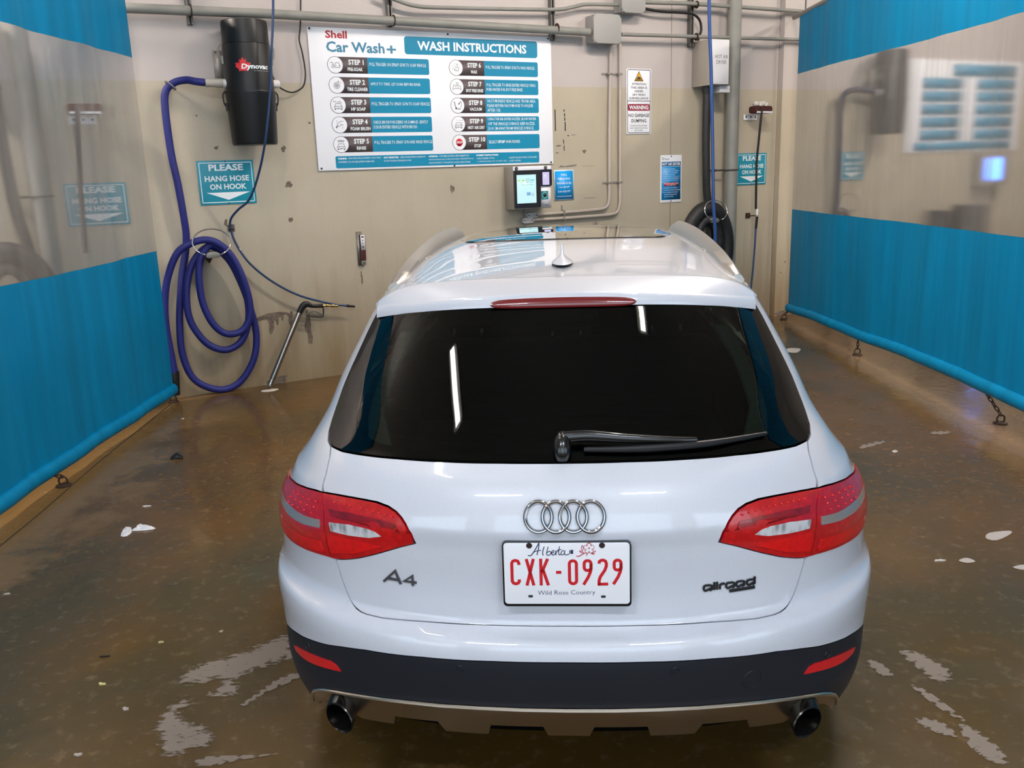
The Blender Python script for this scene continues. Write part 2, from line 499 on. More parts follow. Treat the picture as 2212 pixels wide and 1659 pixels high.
# ------------------------------------------------------------------ curtains between the bays
def slab(fn, nu, nv, th=.003):
    """fn(a,b)->(x,y,z); a sheet with thickness th along x"""
    mb = MB(); n = (nu + 1) * (nv + 1)
    for sgn in (1, -1):
        mb.grid(lambda a, b: (fn(a, b)[0] + sgn * th / 2, fn(a, b)[1], fn(a, b)[2]), nu, nv)
    f = []
    k = nu + 1
    mb.f = [q[::-1] if i >= nu * nv else q for i, q in enumerate(mb.f)]
    ring = [i for i in range(k)] + [j * k + nu for j in range(1, nv + 1)] + [nv * k + i for i in range(nu - 1, -1, -1)] + [j * k for j in range(nv - 1, 0, -1)]
    for i in range(len(ring)):
        a, b = ring[i], ring[(i + 1) % len(ring)]
        mb.f.append((a, a + n, b + n, b))
    return mb

def curtain(name, label, x0, y0, y1, ztop, zb, zw0, zw1, sgn, folds):
    t = thing(name, label, 'curtain', (x0, y1, 0), 'world')
    def X(y, z):
        a = 0
        for amp, fr, ph, zlo in folds:
            a += amp * math.sin(y * fr + ph) * (.35 + .65 * min(1, max(0, (z - zlo) / 1.2)))
        return x0 + a * min(1, (y1 - y) / .3 + .15)
    def part(nm, za, zb_, m, nv, th=.003):
        f = lambda a, b: (lambda y: (lambda z: (X(y, z), y, z))(za(y) * (1 - b) + zb_(y) * b))(y0 + (y1 - y0) * a)
        return obj(nm, slab(f, 150, nv, th), m, t)
    part('upper_band', zw1, lambda y: ztop, M_TEAL, 6)
    part('clear_window', zw0, zw1, M_VINYL, 12, .004)
    part('lower_band', lambda y: zb(y) + .075, zw0, M_TEAL, 12)
    mb = MB(); P = []
    for i in range(61):
        y = y0 + (y1 - y0) * i / 60; P.append((X(y, .1), y, zb(y) + .048))
    mb.tube(P, .048, 14, flat=.8)
    hem = obj('hem_roll', mb, M_TEAL, t)
    return t, X

def zl(y): return .065
def pw(tab):
    X_ = [a for a, b in tab]; Y_ = [b for a, b in tab]
    return lambda y: float(np.interp(y, X_, Y_))
curtL, XL = curtain('bay_curtain', 'teal bay curtain with hazy clear window on the left of the white car', -2.76, .6, 7.045, 3.32, zl,
    lambda y: 1.226 + .006 * math.sin(3 * y), pw([(0, 2.645), (4.8, 2.65), (7.05, 2.665)]), 1,
    [(.010, 7.3, .4, -.6), (.006, 15.1, 1.2, .4), (.02, 1.9, .5, 0)])
curtR, XR = curtain('bay_curtain', 'teal bay curtain with hazy clear window on the right of the white car', 3.17, .6, 10.0, 3.24,
    pw([(0, .2), (5.3, .2), (5.72, .205), (6.84, .19), (7.98, .145), (9.0, .135), (10.1, .078)]),
    pw([(0, 1.26), (5.5, 1.255), (10, 1.232)]), pw([(0, 2.55), (5.7, 2.58), (10, 2.655)]), -1,
    [(.008, 6.1, 1.4, -.6), (.005, 13.7, .2, .4), (.02, 1.7, 2.0, 0)])

def chain(label, ax, ay, hx, hy, hz):
    t = thing('anchor_chain', label, 'chain', (ax, ay, 0), 'world', 'chains tying the curtains to the floor')
    obj('anchor_plate', MB().prism(blob(ax, 0, .07, .05, 10, .1), ay - .03, ay + .03) if False else MB().lathe([(.045, 0), (.045, .008), (.03, .014)], (ax, ay, 0), 10), M_RUST, t)
    mb = MB(); R = .026
    mb.tube([(ax + R * math.cos(a), ay, .032 + R * 1.15 * math.sin(a)) for a in [2 * PI * k / 14 for k in range(14)]], .006, 8, True)
    obj('eye_ring', mb, M_RUST, t)
    A = Vector((ax, ay, .058)); B = Vector((hx, hy, hz)); n = max(2, round((B - A).length / .034))
    d = (B - A) / n
    for i in range(n):
        c = A + d * (i + .5); l = d.length * .66
        dirv = d.normalized(); side = dirv.orthogonal().normalized()
        if i % 2: side = dirv.cross(side)
        P = [c + dirv * l * math.cos(a) + side * .011 * math.sin(a) for a in [2 * PI * k / 12 for k in range(12)]]
        obj('chain_link', MB().tube(P, .0042, 6, True), M_RUST, t)
    return t
chain('rusty floor chain at the near end of the left curtain hem', -2.713, 5.069, XL(5.03, .1), 5.04, .085)
chain('rusty floor chain at the far wall end of the left curtain', -2.775, 7.06, -2.76, 7.03, .085)
chain('rusty floor chain under the far corner of the right curtain', 3.115, 9.97, 3.165, 9.97, .095)
chain('rusty floor chain under the middle of the right curtain', 3.18, 7.976, XR(7.95, .1), 7.95, .15)
chain('rusty floor chain at the near end of the right curtain hem', 3.26, 5.697, XR(5.72, .1), 5.72, .21)
# curtain rails
mb = MB().tube([(3.17, 10.2, 3.25), (3.17, .3, 3.25)], .024, 12)
tag(obj('curtain_rail', mb, M_STEEL, frame='world', org=(3.17, 10.2, 3.25)), 'grey pipe rail carrying the top of the right teal curtain', 'rail')
mb = MB().tube([(-2.76, 7.2, 3.33), (-2.76, .3, 3.33)], .024, 12)
tag(obj('curtain_rail', mb, M_STEEL, frame='world', org=(-2.76, 7.2, 3.33)), 'grey pipe rail carrying the top of the left teal curtain', 'rail')

# ------------------------------------------------------------------ lamps
def lamp(x, y, z, L, a, label, k=1., col='fff1e5', w=.15):
    t = thing('ceiling_light', label, 'light', (x, y, z), 'world', 'strip lights under the ceiling')
    R = Matrix.Rotation(a, 4, 'Z')
    obj('housing', MB().box((x, y, z + .06), (.2, L + .06, .07), R), M_GREYP, t, smooth=False)
    obj('diffuser', MB().box((x, y, z), (w, L, .05), R), mat('lit tube %.2f %s' % (k, col), 'ffffff', .5, emit=col, estr=LAMP_STRENGTH * k), t, smooth=False)
    for k in (-.4, .4):
        p = Vector((x, y, 0)) + R @ Vector((0, k * L, 0)); obj('hanger', MB().tube([(p.x, p.y, z + .09), (p.x, p.y, 5.5)], .008, 6), M_STEEL, t)
LZ_ = 4.9
for x, y, L, a, lb, *k in ((-1.73, 2.44, .91, .2, 'strip light above the left side of the car tail', 1.1, 'fffaf4', .085), (1.33, 3.17, 1.25, 0, 'strip light above the right side of the car tail', 1.0, 'fffaf4', .085),
                    (-1.5, 5.0, 1.25, 0, 'strip light above the car bonnet on the left', .9), (1.0, 5.6, 1.25, 0, 'strip light above the car bonnet on the right', .75), (2.2, 5.9, 1.25, PI / 2, 'added strip light brightening the right of the far wall', 4.0, 'fff2e6'),  # the last one is added to brighten the right of the far wall
                    (-1.6, -1.5, 1.25, PI / 2, 'strip light behind the camera on the left', 2.8, 'f0f6ff'), (1.5, -1.5, 1.25, PI / 2, 'strip light behind the camera on the right', 2.8, 'f0f6ff'),
                    (-5.2, 5.0, 1.25, 0, 'strip light in the bay beyond the left curtain', 9.0), (5.4, 6.3, 1.25, 0, 'near strip light in the bay beyond the right curtain', 3.4),
                    (7.0, 9.5, 1.25, 0, 'far strip light in the bay beyond the right curtain', 3.4)):
    lamp(x, y, LZ_, L, a, lb, *k)
# ------------------------------------------------------------------ equipment on the far wall: coordinates (along wall, into wall, up)
def screw(mb, s, y, z, r=.007): mb.lathe([(r, 0), (r, -.003), (r * .6, -.004)], (s, y, z), 10, 'y')

# --- the big instruction board
def icon(mb, k, cx, cz, y):
    f = lambda a, b, d: (cx + a, y - d * .3, cz + b)
    w = .0032
    def car_front(oz=0., sc=1.):
        stroke(mb, [(-.030 * sc, -.005 + oz), (-.022 * sc, .018 * sc + oz), (.022 * sc, .018 * sc + oz), (.030 * sc, -.005 + oz)], w, f)
        stroke(mb, rrect(-.036 * sc, .036 * sc, -.024 + oz, -.004 + oz, .006, 2), w, f, True)
        for s in (-1, 1):
            stroke(mb, [(s * .028 * sc, -.025 + oz), (s * .028 * sc, -.034 + oz)], .008, f); stroke(mb, [(s * .026 * sc, -.013 + oz), (s * .018 * sc, -.014 + oz)], .005, f)
        stroke(mb, [(-.010, -.018 + oz), (.010, -.018 + oz)], w, f)
    circ = lambda a, b, r, n=16: [(a + r * math.cos(2 * PI * i / n), b + r * math.sin(2 * PI * i / n)) for i in range(n)]
    if k == 1:
        stroke(mb, [(-.005, -.02), (-.005, .0), (.006, .018), (.028, .018), (.040, .0), (.040, -.02), (-.005, -.02)], w, f)
        stroke(mb, [(.0, -.006), (.012, -.006)], w, f); stroke(mb, [(.028, -.006), (.038, -.006)], w, f)
        stroke(mb, [(-.042, .018), (-.026, .022), (-.018, .012), (-.026, .0), (-.030, -.02), (-.016, -.022), (-.012, -.004), (-.020, .006)], w, f)
    elif k == 2:
        stroke(mb, circ(0, -.004, .026), w, f, True); stroke(mb, circ(0, -.004, .016), w, f, True); stroke(mb, circ(0, -.004, .006, 8), w, f, True)
        for i in range(6):
            a = i * PI / 3; stroke(mb, [(.007 * math.cos(a), -.004 + .007 * math.sin(a)), (.015 * math.cos(a), -.004 + .015 * math.sin(a))], w, f)
        stroke(mb, [(.016, .036), (.016, .022)], w, f); stroke(mb, [(.009, .029), (.023, .029)], w, f); stroke(mb, [(.032, .022), (.032, .014)], w, f)
    elif k == 3:
        car_front(-.006); flat(mb, [(cx - .040, cz + .036), (cx - .030, cz + .030), (cx - .040, cz + .024)], y)
        for a, b in ((-.02, .026), (0., .022), (.012, .03), (.024, .022)): stroke(mb, circ(a, b, .005, 8), .002, f, True)
    elif k == 4:
        stroke(mb, [(-.024, .01), (0, .026), (.034, .032)], w, f); stroke(mb, [(-.024, .01), (-.012, -.014), (.012, -.004), (.034, .0)], w, f); stroke(mb, [(-.018, -.004), (-.034, -.02), (-.030, -.026), (-.022, -.012)], w * 1.6, f)
        for a, b in ((.004, .008), (.018, .004), (.024, -.024), (-.026, .032)): flat(mb, [(cx + p, cz + q) for p, q in circ(a, b, .0035, 8)], y)
    elif k == 5:
        car_front(-.012); stroke(mb, rrect(-.028, .028, .026, .034, .003, 2), w, f, True)
        for a in (-.018, -.006, .006, .018): stroke(mb, [(a, .024), (a * 1.2, .014)], .0022, f)
        stroke(mb, [(0, .034), (0, .042)], w, f)
    elif k == 6:
        stroke(mb, [(-.012, .012), (.004, .004), (.014, .010), (.024, -.004), (.020, -.028), (-.014, -.022), (-.020, -.014), (.004, -.010)], w, f)
        stroke(mb, circ(.012, .026, .006, 8), .0024, f, True)
        for a, b in ((-.02, .03), (-.036, .016), (-.034, -.008), (.036, .0), (.034, .022), (0, .036), (-.024, .0)): flat(mb, [(cx + p, cz + q) for p, q in circ(a, b, .0028, 8)], y)
    elif k == 7:
        stroke(mb, [(-.042, -.024), (-.034, .008), (.034, .008), (.042, -.024)], w, f); stroke(mb, [(-.042, -.024), (-.02, -.016), (.02, -.016), (.042, -.024)], w, f)
        stroke(mb, circ(.004, .026, .010, 12), w, f, True)
        for a, b in ((-.010, -.004), (.012, -.006), (-.03, .02)): flat(mb, [(cx + p, cz + q) for p, q in circ(a, b, .0036, 6)], y)
    elif k == 8:
        stroke(mb, [(-.032, .034), (-.026, .0), (-.018, -.018)], .006, f); flat(mb, [(cx - .026, cz - .018), (cx - .008, cz - .018), (cx - .008, cz - .032), (cx - .022, cz - .034)], y)
        stroke(mb, [(.03, .036), (.016, .014)], .006, f); flat(mb, [(cx + .004, cz + .016), (cx + .02, cz + .022), (cx + .014, cz + .004)], y)
        stroke(mb, [(-.004, -.034), (.02, -.036), (.028, -.026), (.004, -.024), (-.004, -.034)], w, f); stroke(mb, [(.036, .03), (.04, .0), (.028, -.018)], w, f)
    elif k == 9:
        car_front(-.006)
        for b in (.03, .012, -.008): stroke(mb, [(.026, b), (.034, b + .004), (.042, b)], .0026, f)
        for a in (-.016, .0, .014): stroke(mb, [(a, .03), (a + .004, .036)], .0026, f)

SX0, SX1, SZ0, SZ1 = 1.372, 3.706, 1.803, 2.963
def wash_board(full=True):
    t = thing('instruction_board', 'large white wash instructions board with teal step panels high on the wall', 'sign', (1.372, 0, 1.803))
    obj('board', MB().box(((SX0 + SX1) / 2, -.01, (SZ0 + SZ1) / 2), (SX1 - SX0, .012, SZ1 - SZ0)), M_WHITE, t, bevel=.002)
    y = -.0172
    mb = MB(); text(mb, 'Shell', 1.520, 1.708, 2.880, 2.942, y, .03); obj('shop_name', mb, M_RED, t)
    mb = MB(); text(mb, 'Car Wash', 1.520, 2.036, 2.770, 2.856, y, .025); text(mb, '+', 2.056, 2.142, 2.772, 2.838, y, .02); obj('shop_lettering', mb, mat('printed steel blue', '3f86a4', .35), t)
    mb = MB(); mb.prism(rrect(2.222, 3.555, 2.771, 2.919, .025, 5), y, -.0162); h = obj('header_band', mb, M_PRINTB, t)
    mb = MB(); text(mb, 'WASH INSTRUCTIONS', 2.343, 3.438, 2.806, 2.884, y - .0008, .03); obj('lettering', mb, M_PRINTW, h)
    L = [(1, 'STEP 1', 'PRE-SOAK', (1.694, 1.828), ['PULL TRIGGER ON SPRAY GUN TO SOAP VEHICLE.']),
         (2, 'STEP 2', 'TIRE CLEANER', (1.676, 1.862), ['APPLY TO TIRES, LET SOAK BEFORE RINSE.']),
         (3, 'STEP 3', 'HP SOAP', (1.70, 1.83), ['PULL TRIGGER TO SPRAY GUN TO SOAP VEHICLE.']),
         (4, 'STEP 4', 'FOAM BRUSH', (1.682, 1.862), ['CHECK BRUSH FOR DEBRIS OR DAMAGE. GENTLY', 'SCRUB ENTIRE VEHICLE WITH BRUSH.']),
         (5, 'STEP 5', 'RINSE', (1.725, 1.81), ['PULL TRIGGER TO SPRAY GUN AND RINSE VEHICLE.']),
         (6, 'STEP 6', 'WAX', (2.852, 2.918), ['PULL TRIGGER TO SPRAY GUN TO WAX VEHICLE.']),
         (7, 'STEP 7', 'SPOT FREE RINSE', (2.796, 2.972), ['PULL TRIGGER TO RINSE ENTIRE VEHICLE USING', 'PURE WATER FOR SPOT FREE RINSE.']),
         (8, 'STEP 8', 'VACUUM', (2.826, 2.95), ['VACUUM INSIDE VEHICLE AND TRUNK AREA.', 'PLEASE RETURN VACUUM HOSE TO HOLDER', 'AFTER USE.']),
         (9, 'STEP 9', 'HOT AIR DRY', (2.80, 2.974), ['USING THE AIR DRYER NOZZEL, BLOW WATER', 'OFF THE VEHICLES SURFACE. KEEP NOZZEL', '20-30 CM AWAY FROM VEHICLES SURFACE.']),
         (10, 'STEP 10', 'STOP', (2.858, 2.928), ['SELECT STOP WHEN FINISHED.'])]
    for k, st, nm, (n0, n1), lines in L:
        left = k <= 5
        cz = 2.668 - .1625 * ((k - 1) % 5)
        cx, d0, d1, e = (1.587, 1.60, 1.872, 2.444) if left else (2.707, 2.72, 2.990, 3.556)
        z0, z1 = cz - .066, cz + .066
        mb = MB(); P = rrect(d1 - .03, e, z0, z1, .016, 4); P = [(max(a, d1), b) for a, b in P]
        mb.prism(P, y, -.0162); pn = obj('step_panel', mb, M_PRINTB, t)
        mb = MB(); mb.prism([(d0, z0), (d1, z0), (d1, z1), (d0, z1)], y, -.0162); nb = obj('step_number_block', mb, M_PRINTG, t)
        mb = MB(); c = (d0 + d1) / 2 + .035
        hw = .068 if k < 10 else .084
        text(mb, st, c - hw, c + hw, cz + .004, cz + .046, y - .0008, .03)
        text(mb, nm, n0, n1, cz - .047, cz - .018, y - .0008, .025)
        obj('lettering', mb, M_PRINTW, nb)
        mb = MB()
        if k == 10:
            text(mb, 'SELECT', d1 + .02, d1 + .112, cz - .013, cz + .013, y - .0008, .0); text(mb, 'STOP', d1 + .118, d1 + .19, cz - .013, cz + .013, y - .0008, .04); text(mb, 'WHEN FINISHED.', d1 + .198, d1 + .355, cz - .013, cz + .013, y - .0008, .0)
        else:
            n = len(lines); full_len = {1: 42, 2: 42, 3: 38}[n]
            for i, ln in enumerate(lines):
                zc = cz + ((n - 1) / 2 - i) * .041 + (.012 if n == 1 else 0)
                hgt = .0135
                wl = {1: .530, 2: .565 if k == 1 else .515, 3: .545, 5: .555}.get(k, .515)
                mlen = max(len(q) for q in lines) if k != 2 else 42
                text(mb, ln, d1 + .018, d1 + .018 + min(.553, wl * len(ln) / mlen), zc - hgt, zc + hgt, y - .0008, .002, 1)
        obj('lettering', mb, M_PRINTW, pn)
        mb = MB(); mb.lathe([(.069, -.0162), (.069, y - .0006)], (cx, 0, cz), 32, 'y'); 
        ic = obj('icon_disc', mb, M_PRINTG, t)
        mb = MB(); mb.lathe([(.0655, -.0162), (.0655, y - .0010)], (cx, 0, cz), 32, 'y'); mb.lathe([(.0615, -.0162), (.0615, y - .0012)], (cx, 0, cz), 32, 'y'); 
        obj('icon_field', mb, M_WHITE, ic)
        mb = MB()
        if k == 10:
            P = [(cx + .036 * math.cos(PI / 8 + i * PI / 4), cz + .036 * math.sin(PI / 8 + i * PI / 4)) for i in range(8)]
            mb.prism(P, y - .0018, y - .0012); obj('icon_print', mb, mat('stop red', 'c8202c', .4), ic)
            mb = MB(); text(mb, 'STOP', cx - .028, cx + .028, cz - .0095, cz + .0095, y - .0022, .03); obj('icon_lettering', mb, M_PRINTW, ic)
        else:
            icon(mb, k, cx, cz, y - .0014); obj('icon_print', mb, M_INK, ic)
    mb = MB(); mb.prism(rrect(1.527, 3.548, 1.819, 1.921, .014, 4), y, -.0162); fo = obj('footer_band', mb, M_PRINTB, t)
    mb = MB(); yy = y - .0008
    def para(x0, x1, head, rest, more):
        h = .0075; hw = (x1 - x0) * len(head) / (len(head) + len(rest)) if rest else None
        if rest:
            text(mb, head, x0, x0 + hw * 1.08, 1.900 - h, 1.900 + h, yy, .04, 1); text(mb, rest, x0 + hw * 1.1 + .012, x1, 1.900 - h * .9, 1.900 + h * .9, yy, 0, 1)
        else: text(mb, head, x0, x1, 1.900 - h, 1.900 + h, yy, .04, 1)
        for i, (ln, w) in enumerate(more): text(mb, ln, x0, x0 + w, 1.871 - .029 * i - h * .9, 1.871 - .029 * i + h * .9, yy, 0, 1)
    para(1.549, 1.943, 'WARNING:', 'HIGH PRESSURE EQUIPMENT. HOLD SPRAY', [('GUN FIRMLY. FLOORS ARE SLIPPERY WHEN WET.', .33)])
    para(1.968, 2.366, 'NOT PERMITTED:', 'HAND DRYING/WIPING WHEN BUSY.', [('BUCKET WASHING. MECHANICAL WORK.', .26)])
    para(2.395, 2.80, 'ATTENTION:', 'CUSTOMERS ASSUME ALL RESPONSIBILITY FOR', [('VEHICLE DAMAGE AND/OR PERSONAL INJURY. PLEASE RETURN ALL', .45), ('WASH EQUIPMENT TO DESIGNATED HOLDERS WHEN FINISHED.', .42)])
    para(2.875, 3.106, 'PAYMENT INSTRUCTIONS:', '', [('1. SELECT DESIRED OPTION.', .19), ('2. COMPLETE PAYMENT (TAP OR INSERT CARD)', .32)])
    for i, (ln, w) in enumerate((('3. RECEIPT WILL BE PROVIDED ON THE SCREEN', .305), ('4. START WASHING', .13))): text(mb, ln, 3.215, 3.215 + w, 1.871 - .029 * i - .0068, 1.871 - .029 * i + .0068, yy, 0, 1)
    obj('lettering', mb, M_PRINTW, fo)
    for s, z in ((1.388, 2.95), (2.641, 2.95), (3.675, 2.949), (3.679, 1.817), (2.648, 1.813), (1.398, 1.822)):
        mb = MB(); screw(mb, s, -.016, z, .009); obj('screw', mb, M_INK, t)
    return t
board = wash_board()

# --- 'please hang hose' plates (one by each hose hook)
def hang_sign(x0, z0, w, h, label):
    t = thing('hose_sign', label, 'sign', (x0, 0, z0), 'wall', 'please hang hose signs')
    g = lambda a, b: (x0 + a * w, z0 + b * h)
    obj('plate', MB().box((x0 + w / 2, -.006, z0 + h / 2), (w, .006, h)), M_TEALS, t, bevel=.0012)
    y = -.0098
    mb = MB(); f = lambda a, b, d: (a, y - d * .3, b)
    stroke(mb, rrect(x0 + .018, x0 + w - .018, z0 + .018, z0 + h - .018, .003, 2), .006, f, True); obj('border_line', mb, M_PRINTW, t)
    mb = MB()
    for s, a0, a1, b0, b1, bo in (('PLEASE', .20, .81, .765, .915, .035), ('HANG HOSE', .115, .90, .525, .655, .03), ('ON HOOK', .19, .84, .34, .47, .03)):
        text(mb, s, x0 + a0 * w, x0 + a1 * w, z0 + b0 * h, z0 + b1 * h, y - .0004, bo)
    obj('lettering', mb, M_PRINTW, t)
    mb = MB(); flat(mb, [g(.12, .275), g(.5, .10), g(.90, .275)], y); obj('arrow', mb, M_PRINTW, t)
    for s in (.5,):
        for z in (.025, .975):
            mb = MB(); p = g(s, z); screw(mb, p[0], -.009, p[1], .006); obj('screw', mb, M_INK, t)
    return t
hang_sign(.376, 1.560, .45, .35, 'teal please hang hose sign below the black vacuum canister')
hang_sign(6.036, 1.510, .436, .34, 'teal please hang hose sign behind the brush pole')
hang_sign(-.61, 1.443, .44, .322, 'teal please hang hose sign blurred behind the left curtain window')
hang_sign(7.64, 1.506, .39, .325, 'teal please hang hose sign blurred behind the right curtain window')

# --- surveillance / no dumping sign
t = thing('warning_sign', 'tall white video surveillance and no garbage dumping sign', 'sign', (4.577, 0, 2.071))
x0, x1, z0, z1 = 4.577, 4.880, 2.071, 2.701
obj('plate', MB().prism(rrect(x0, x1, z0, z1, .012), -.009, -.002), M_WHITE, t, bevel=.001)
y = -.0098; f = lambda a, b, d: (a, y - d * .3, b)
mb = MB(); stroke(mb, rrect(x0 + .012, x1 - .012, z0 + .012, z1 - .010, .016, 4), .006, f, True); stroke(mb, [(x0 + .012, 2.392), (x1 - .012, 2.392)], .006, f); obj('border_line', mb, M_INK, t)
def TZ(cy): return 2.701 - (cy - 683) / (1335 - 683) * .63      # from a measured close-up
def TXc(w): return (4.7285 - w / 2, 4.7285 + w / 2)
mb = MB()
for s, cy0, cy1, w in (('ATTENTION', 823, 845, .176), ('THIS AREA IS', 858, 881, .20), ('UNDER', 893, 916, .108), ('24/7 VIDEO', 930, 951, .162), ('SURVEILLANCE', 965, 987, .236), ('NO GARBAGE', 1130, 1164, .256), ('DUMPING', 1184, 1218, .184)):
    a, b = TXc(w); text(mb, s, a, b, TZ(cy1), TZ(cy0), y, .018)
for s, cy0, cy1, w in (('VIOLATORS WILL BE FINED', 1245, 1257, .21), ('AND CALGARY BYLAW WILL', 1269, 1281, .215), ('BE NOTIFIED', 1293, 1305, .10)):
    a, b = TXc(w); text(mb, s, a, b, TZ(cy1), TZ(cy0), y, .01, 1)
obj('lettering', mb, M_INK, t)
mb = MB(); mb.prism(rrect(4.593, 4.863, TZ(1100), TZ(1033), .012), y - .0004, -.009); wb = obj('warning_band', mb, mat('warning red', '8e2136', .4), t)
mb = MB(); text(mb, 'WARNING', 4.609, 4.846, TZ(1088), TZ(1046), y - .001, .03); obj('lettering', mb, M_PRINTW, wb)
mb = MB(); mb.prism([(4.672, TZ(806)), (4.785, TZ(806)), (4.7285, TZ(704))], y - .0002, -.009); tr = obj('camera_symbol', mb, M_INK, t)
mb = MB(); mb.prism([(4.681, TZ(801)), (4.776, TZ(801)), (4.7285, TZ(715))], y - .0006, -.009); obj('yellow_field', mb, mat('sign amber', 'd9a425', .4), tr)
mb = MB(); flat(mb, [(4.705, TZ(778)), (4.716, TZ(757)), (4.752, TZ(772)), (4.744, TZ(790))], y - .001); flat(mb, [(4.70, TZ(797)), (4.70, TZ(780)), (4.706, TZ(780)), (4.706, TZ(788)), (4.72, TZ(786)), (4.722, TZ(792)), (4.706, TZ(795))], y - .0011); obj('camera_print', mb, M_INK, tr)

# --- hot air dryer instruction card
t = thing('dryer_card', 'narrow blue hot air dryer instruction card with white edge', 'sign', (5.006, 0, 1.368))
x0, x1, z0, z1 = 5.008, 5.283, 1.368, 1.854
obj('plate', MB().prism(rrect(x0, x1, z0, z1, .008), -.008, -.002), M_WHITE, t, bevel=.001)
y = -.0086
mb = MB(); mb.prism([(x0 + .012, z0 + .028), (x1 - .012, z0 + .028), (x1 - .012, z1 - .068), (x0 + .012, z1 - .068)], y, -.008); bf = obj('blue_field', mb, mat('card blue', '168fd2', .4), t)
mb = MB()
text(mb, 'Shell', x0 + .012, x0 + .045, z1 - .030, z1 - .020, y - .0002, .02, 1); text(mb, 'Car Wash+', x0 + .012, x0 + .115, z1 - .048, z1 - .034, y - .0002, .02, 1); obj('shop_lettering', mb, M_INK, t)
mb = MB(); mb.prism([(x0 + .012, z1 - .112), (x1 - .012, z1 - .112), (x1 - .012, z1 - .068), (x0 + .012, z1 - .068)], y - .0004, -.008); hb = obj('title_band', mb, mat('card dark blue', '0d5a94', .4), t)
mb = MB(); text(mb, 'HOT AIR DRYER', x0 + .018, x1 - .018, z1 - .106, z1 - .076, y - .001, .03); mb.box(((x0 + x1) / 2, y - .0008, z1 - .1145), (x1 - x0 - .024, .0004, .003)); obj('lettering', mb, M_PRINTW, hb)
mb = MB(); mb.prism([(x0 + .045, z0 + .170), (x1 - .040, z0 + .170), (x1 - .040, z0 + .205), (x0 + .045, z0 + .205)], y - .0004, -.008); rb = obj('red_band', mb, mat('card red', 'b3203a', .4), t)
mb = MB(); text(mb, 'IMPORTANT: KEEP NOZZEL', x0 + .05, x1 - .045, z0 + .190, z0 + .200, y - .001, .01, 1); text(mb, '20-30 CM AWAY', x0 + .075, x1 - .07, z0 + .175, z0 + .185, y - .001, .01, 1); obj('lettering', mb, M_PRINTW, rb)
mb = MB()
zz = z1 - .142
for i, w in enumerate((.19, .19, .215, .235, .15, .235, .235, .20, .225, .10)):
    pass
for i, (s, w) in enumerate((('IMPORTANT SAFETY INFORMATION', .17), ('1. REMOVE NOZZEL FROM HOLDER AND', .215), ('PRESS THE BUTTON ON THE PANEL', .20), ('2. BLOW WATER OFF THE SURFACE', .165), ('OF THE VEHICLE FROM TOP TO BOTTOM', .235), ('3. KEEP THE HOSE OFF THE GROUND', .225), ('4. RETURN NOZZEL TO ITS HOLDER', .21), ('AFTER USE', .08))):
    z = zz - i * .0195; text(mb, s, x0 + .02, x0 + .02 + w, z - .005, z + .005, y - .0004, 0, 1)
for i, (s, w) in enumerate((('DO NOT AIM AT PEOPLE OR ANIMALS', .20), ('DO NOT LEAVE CHILDREN UNATTENDED', .235), ('DO NOT OPERATE IF DAMAGED', .21), ('PLEASE RETURN NOZZEL', .17), ('HAVE A NICE DAY', .12))):
    z = z0 + .150 - i * .0225; text(mb, s, x0 + .02 + (i > 2) * .03, x0 + .02 + (i > 2) * .03 + w, z - .0045, z + .0045, y - .0004, 0, 1)
obj('lettering', mb, M_PRINTW, bf)
for z in (z0 + .013, z1 - .014):
    mb = MB(); screw(mb, (x0 + x1) / 2, -.008, z, .007); obj('screw', mb, M_INK, t)

# --- windshield fluid card
t = thing('fluid_card', 'small bright blue washer fluid price card beside the payment terminal', 'sign', (3.716, 0, 1.447))
x0, x1, z0, z1 = 3.716, 3.940, 1.448, 1.742
obj('plate', MB().box(((x0 + x1) / 2, -.005, (z0 + z1) / 2), (x1 - x0, .004, z1 - z0)), mat('card frame', 'cfe3ea', .3), t)
mb = MB(); mb.prism([(x0 + .009, z0 + .012), (x1 - .009, z0 + .012), (x1 - .009, z1 - .012), (x0 + .009, z1 - .012)], -.0078, -.007); bf = obj('blue_field', mb, mat('price card blue', '12a0ee', .3), t)
mb = MB(); c = (x0 + x1) / 2
def FZ(cy): return z1 - (cy - 280) / (965 - 280) * (z1 - z0)
for s, a, b, w in (('SHELL', 365, 415, .072), ('WINDSHIELD', 458, 500, .148), ('WASHER FLUID', 553, 605, .172), ('1 for $7.99*', 645, 695, .13), ('2 for $12.99*', 738, 790, .145), ('*PLUS APPLICABLE TAXES AND FEES', 865, 885, .17)):
    text(mb, s, c - w / 2, c + w / 2, FZ(b), FZ(a), -.0084, .012, 1)
obj('lettering', mb, M_PRINTW, bf)

# --- payment kiosk
t = thing('payment_kiosk', 'wall mounted payment kiosk with a lit screen below the instruction board', 'kiosk', (3.165, 0, 1.388))
x0, x1, z0, z1 = 3.168, 3.575, 1.392, 1.787; yf = -.18
obj('cabinet', MB().box(((x0 + x1) / 2, yf / 2, (z0 + z1) / 2), (x1 - x0, -yf, z1 - z0)), mat('kiosk cabinet', 'a39c93', .45, .2), t, bevel=.004)
obj('top_rail', MB().box(((x0 + x1) / 2, yf - .004, 1.768), (x1 - x0, .008, .036)), M_WHITE, t, bevel=.002)
for s in (3.20, 3.515):
    mb = MB(); mb.lathe([(.017, 0), (.017, -.006), (.012, -.008)], (s, yf - .008, 1.768), 16, 'y'); lk = obj('lock', mb, M_INK, t)
    mb = MB(); mb.lathe([(.010, 0), (.010, -.004)], (s, yf - .016, 1.768), 14, 'y'); obj('key_barrel', mb, M_CHROME, lk)
mb = MB().rbox(3.170, 3.452, yf - .02, yf, 1.404, 1.750, .01); sb = obj('screen_bezel', mb, mat('kiosk bezel', '16181f', .2, coat=.5), t)
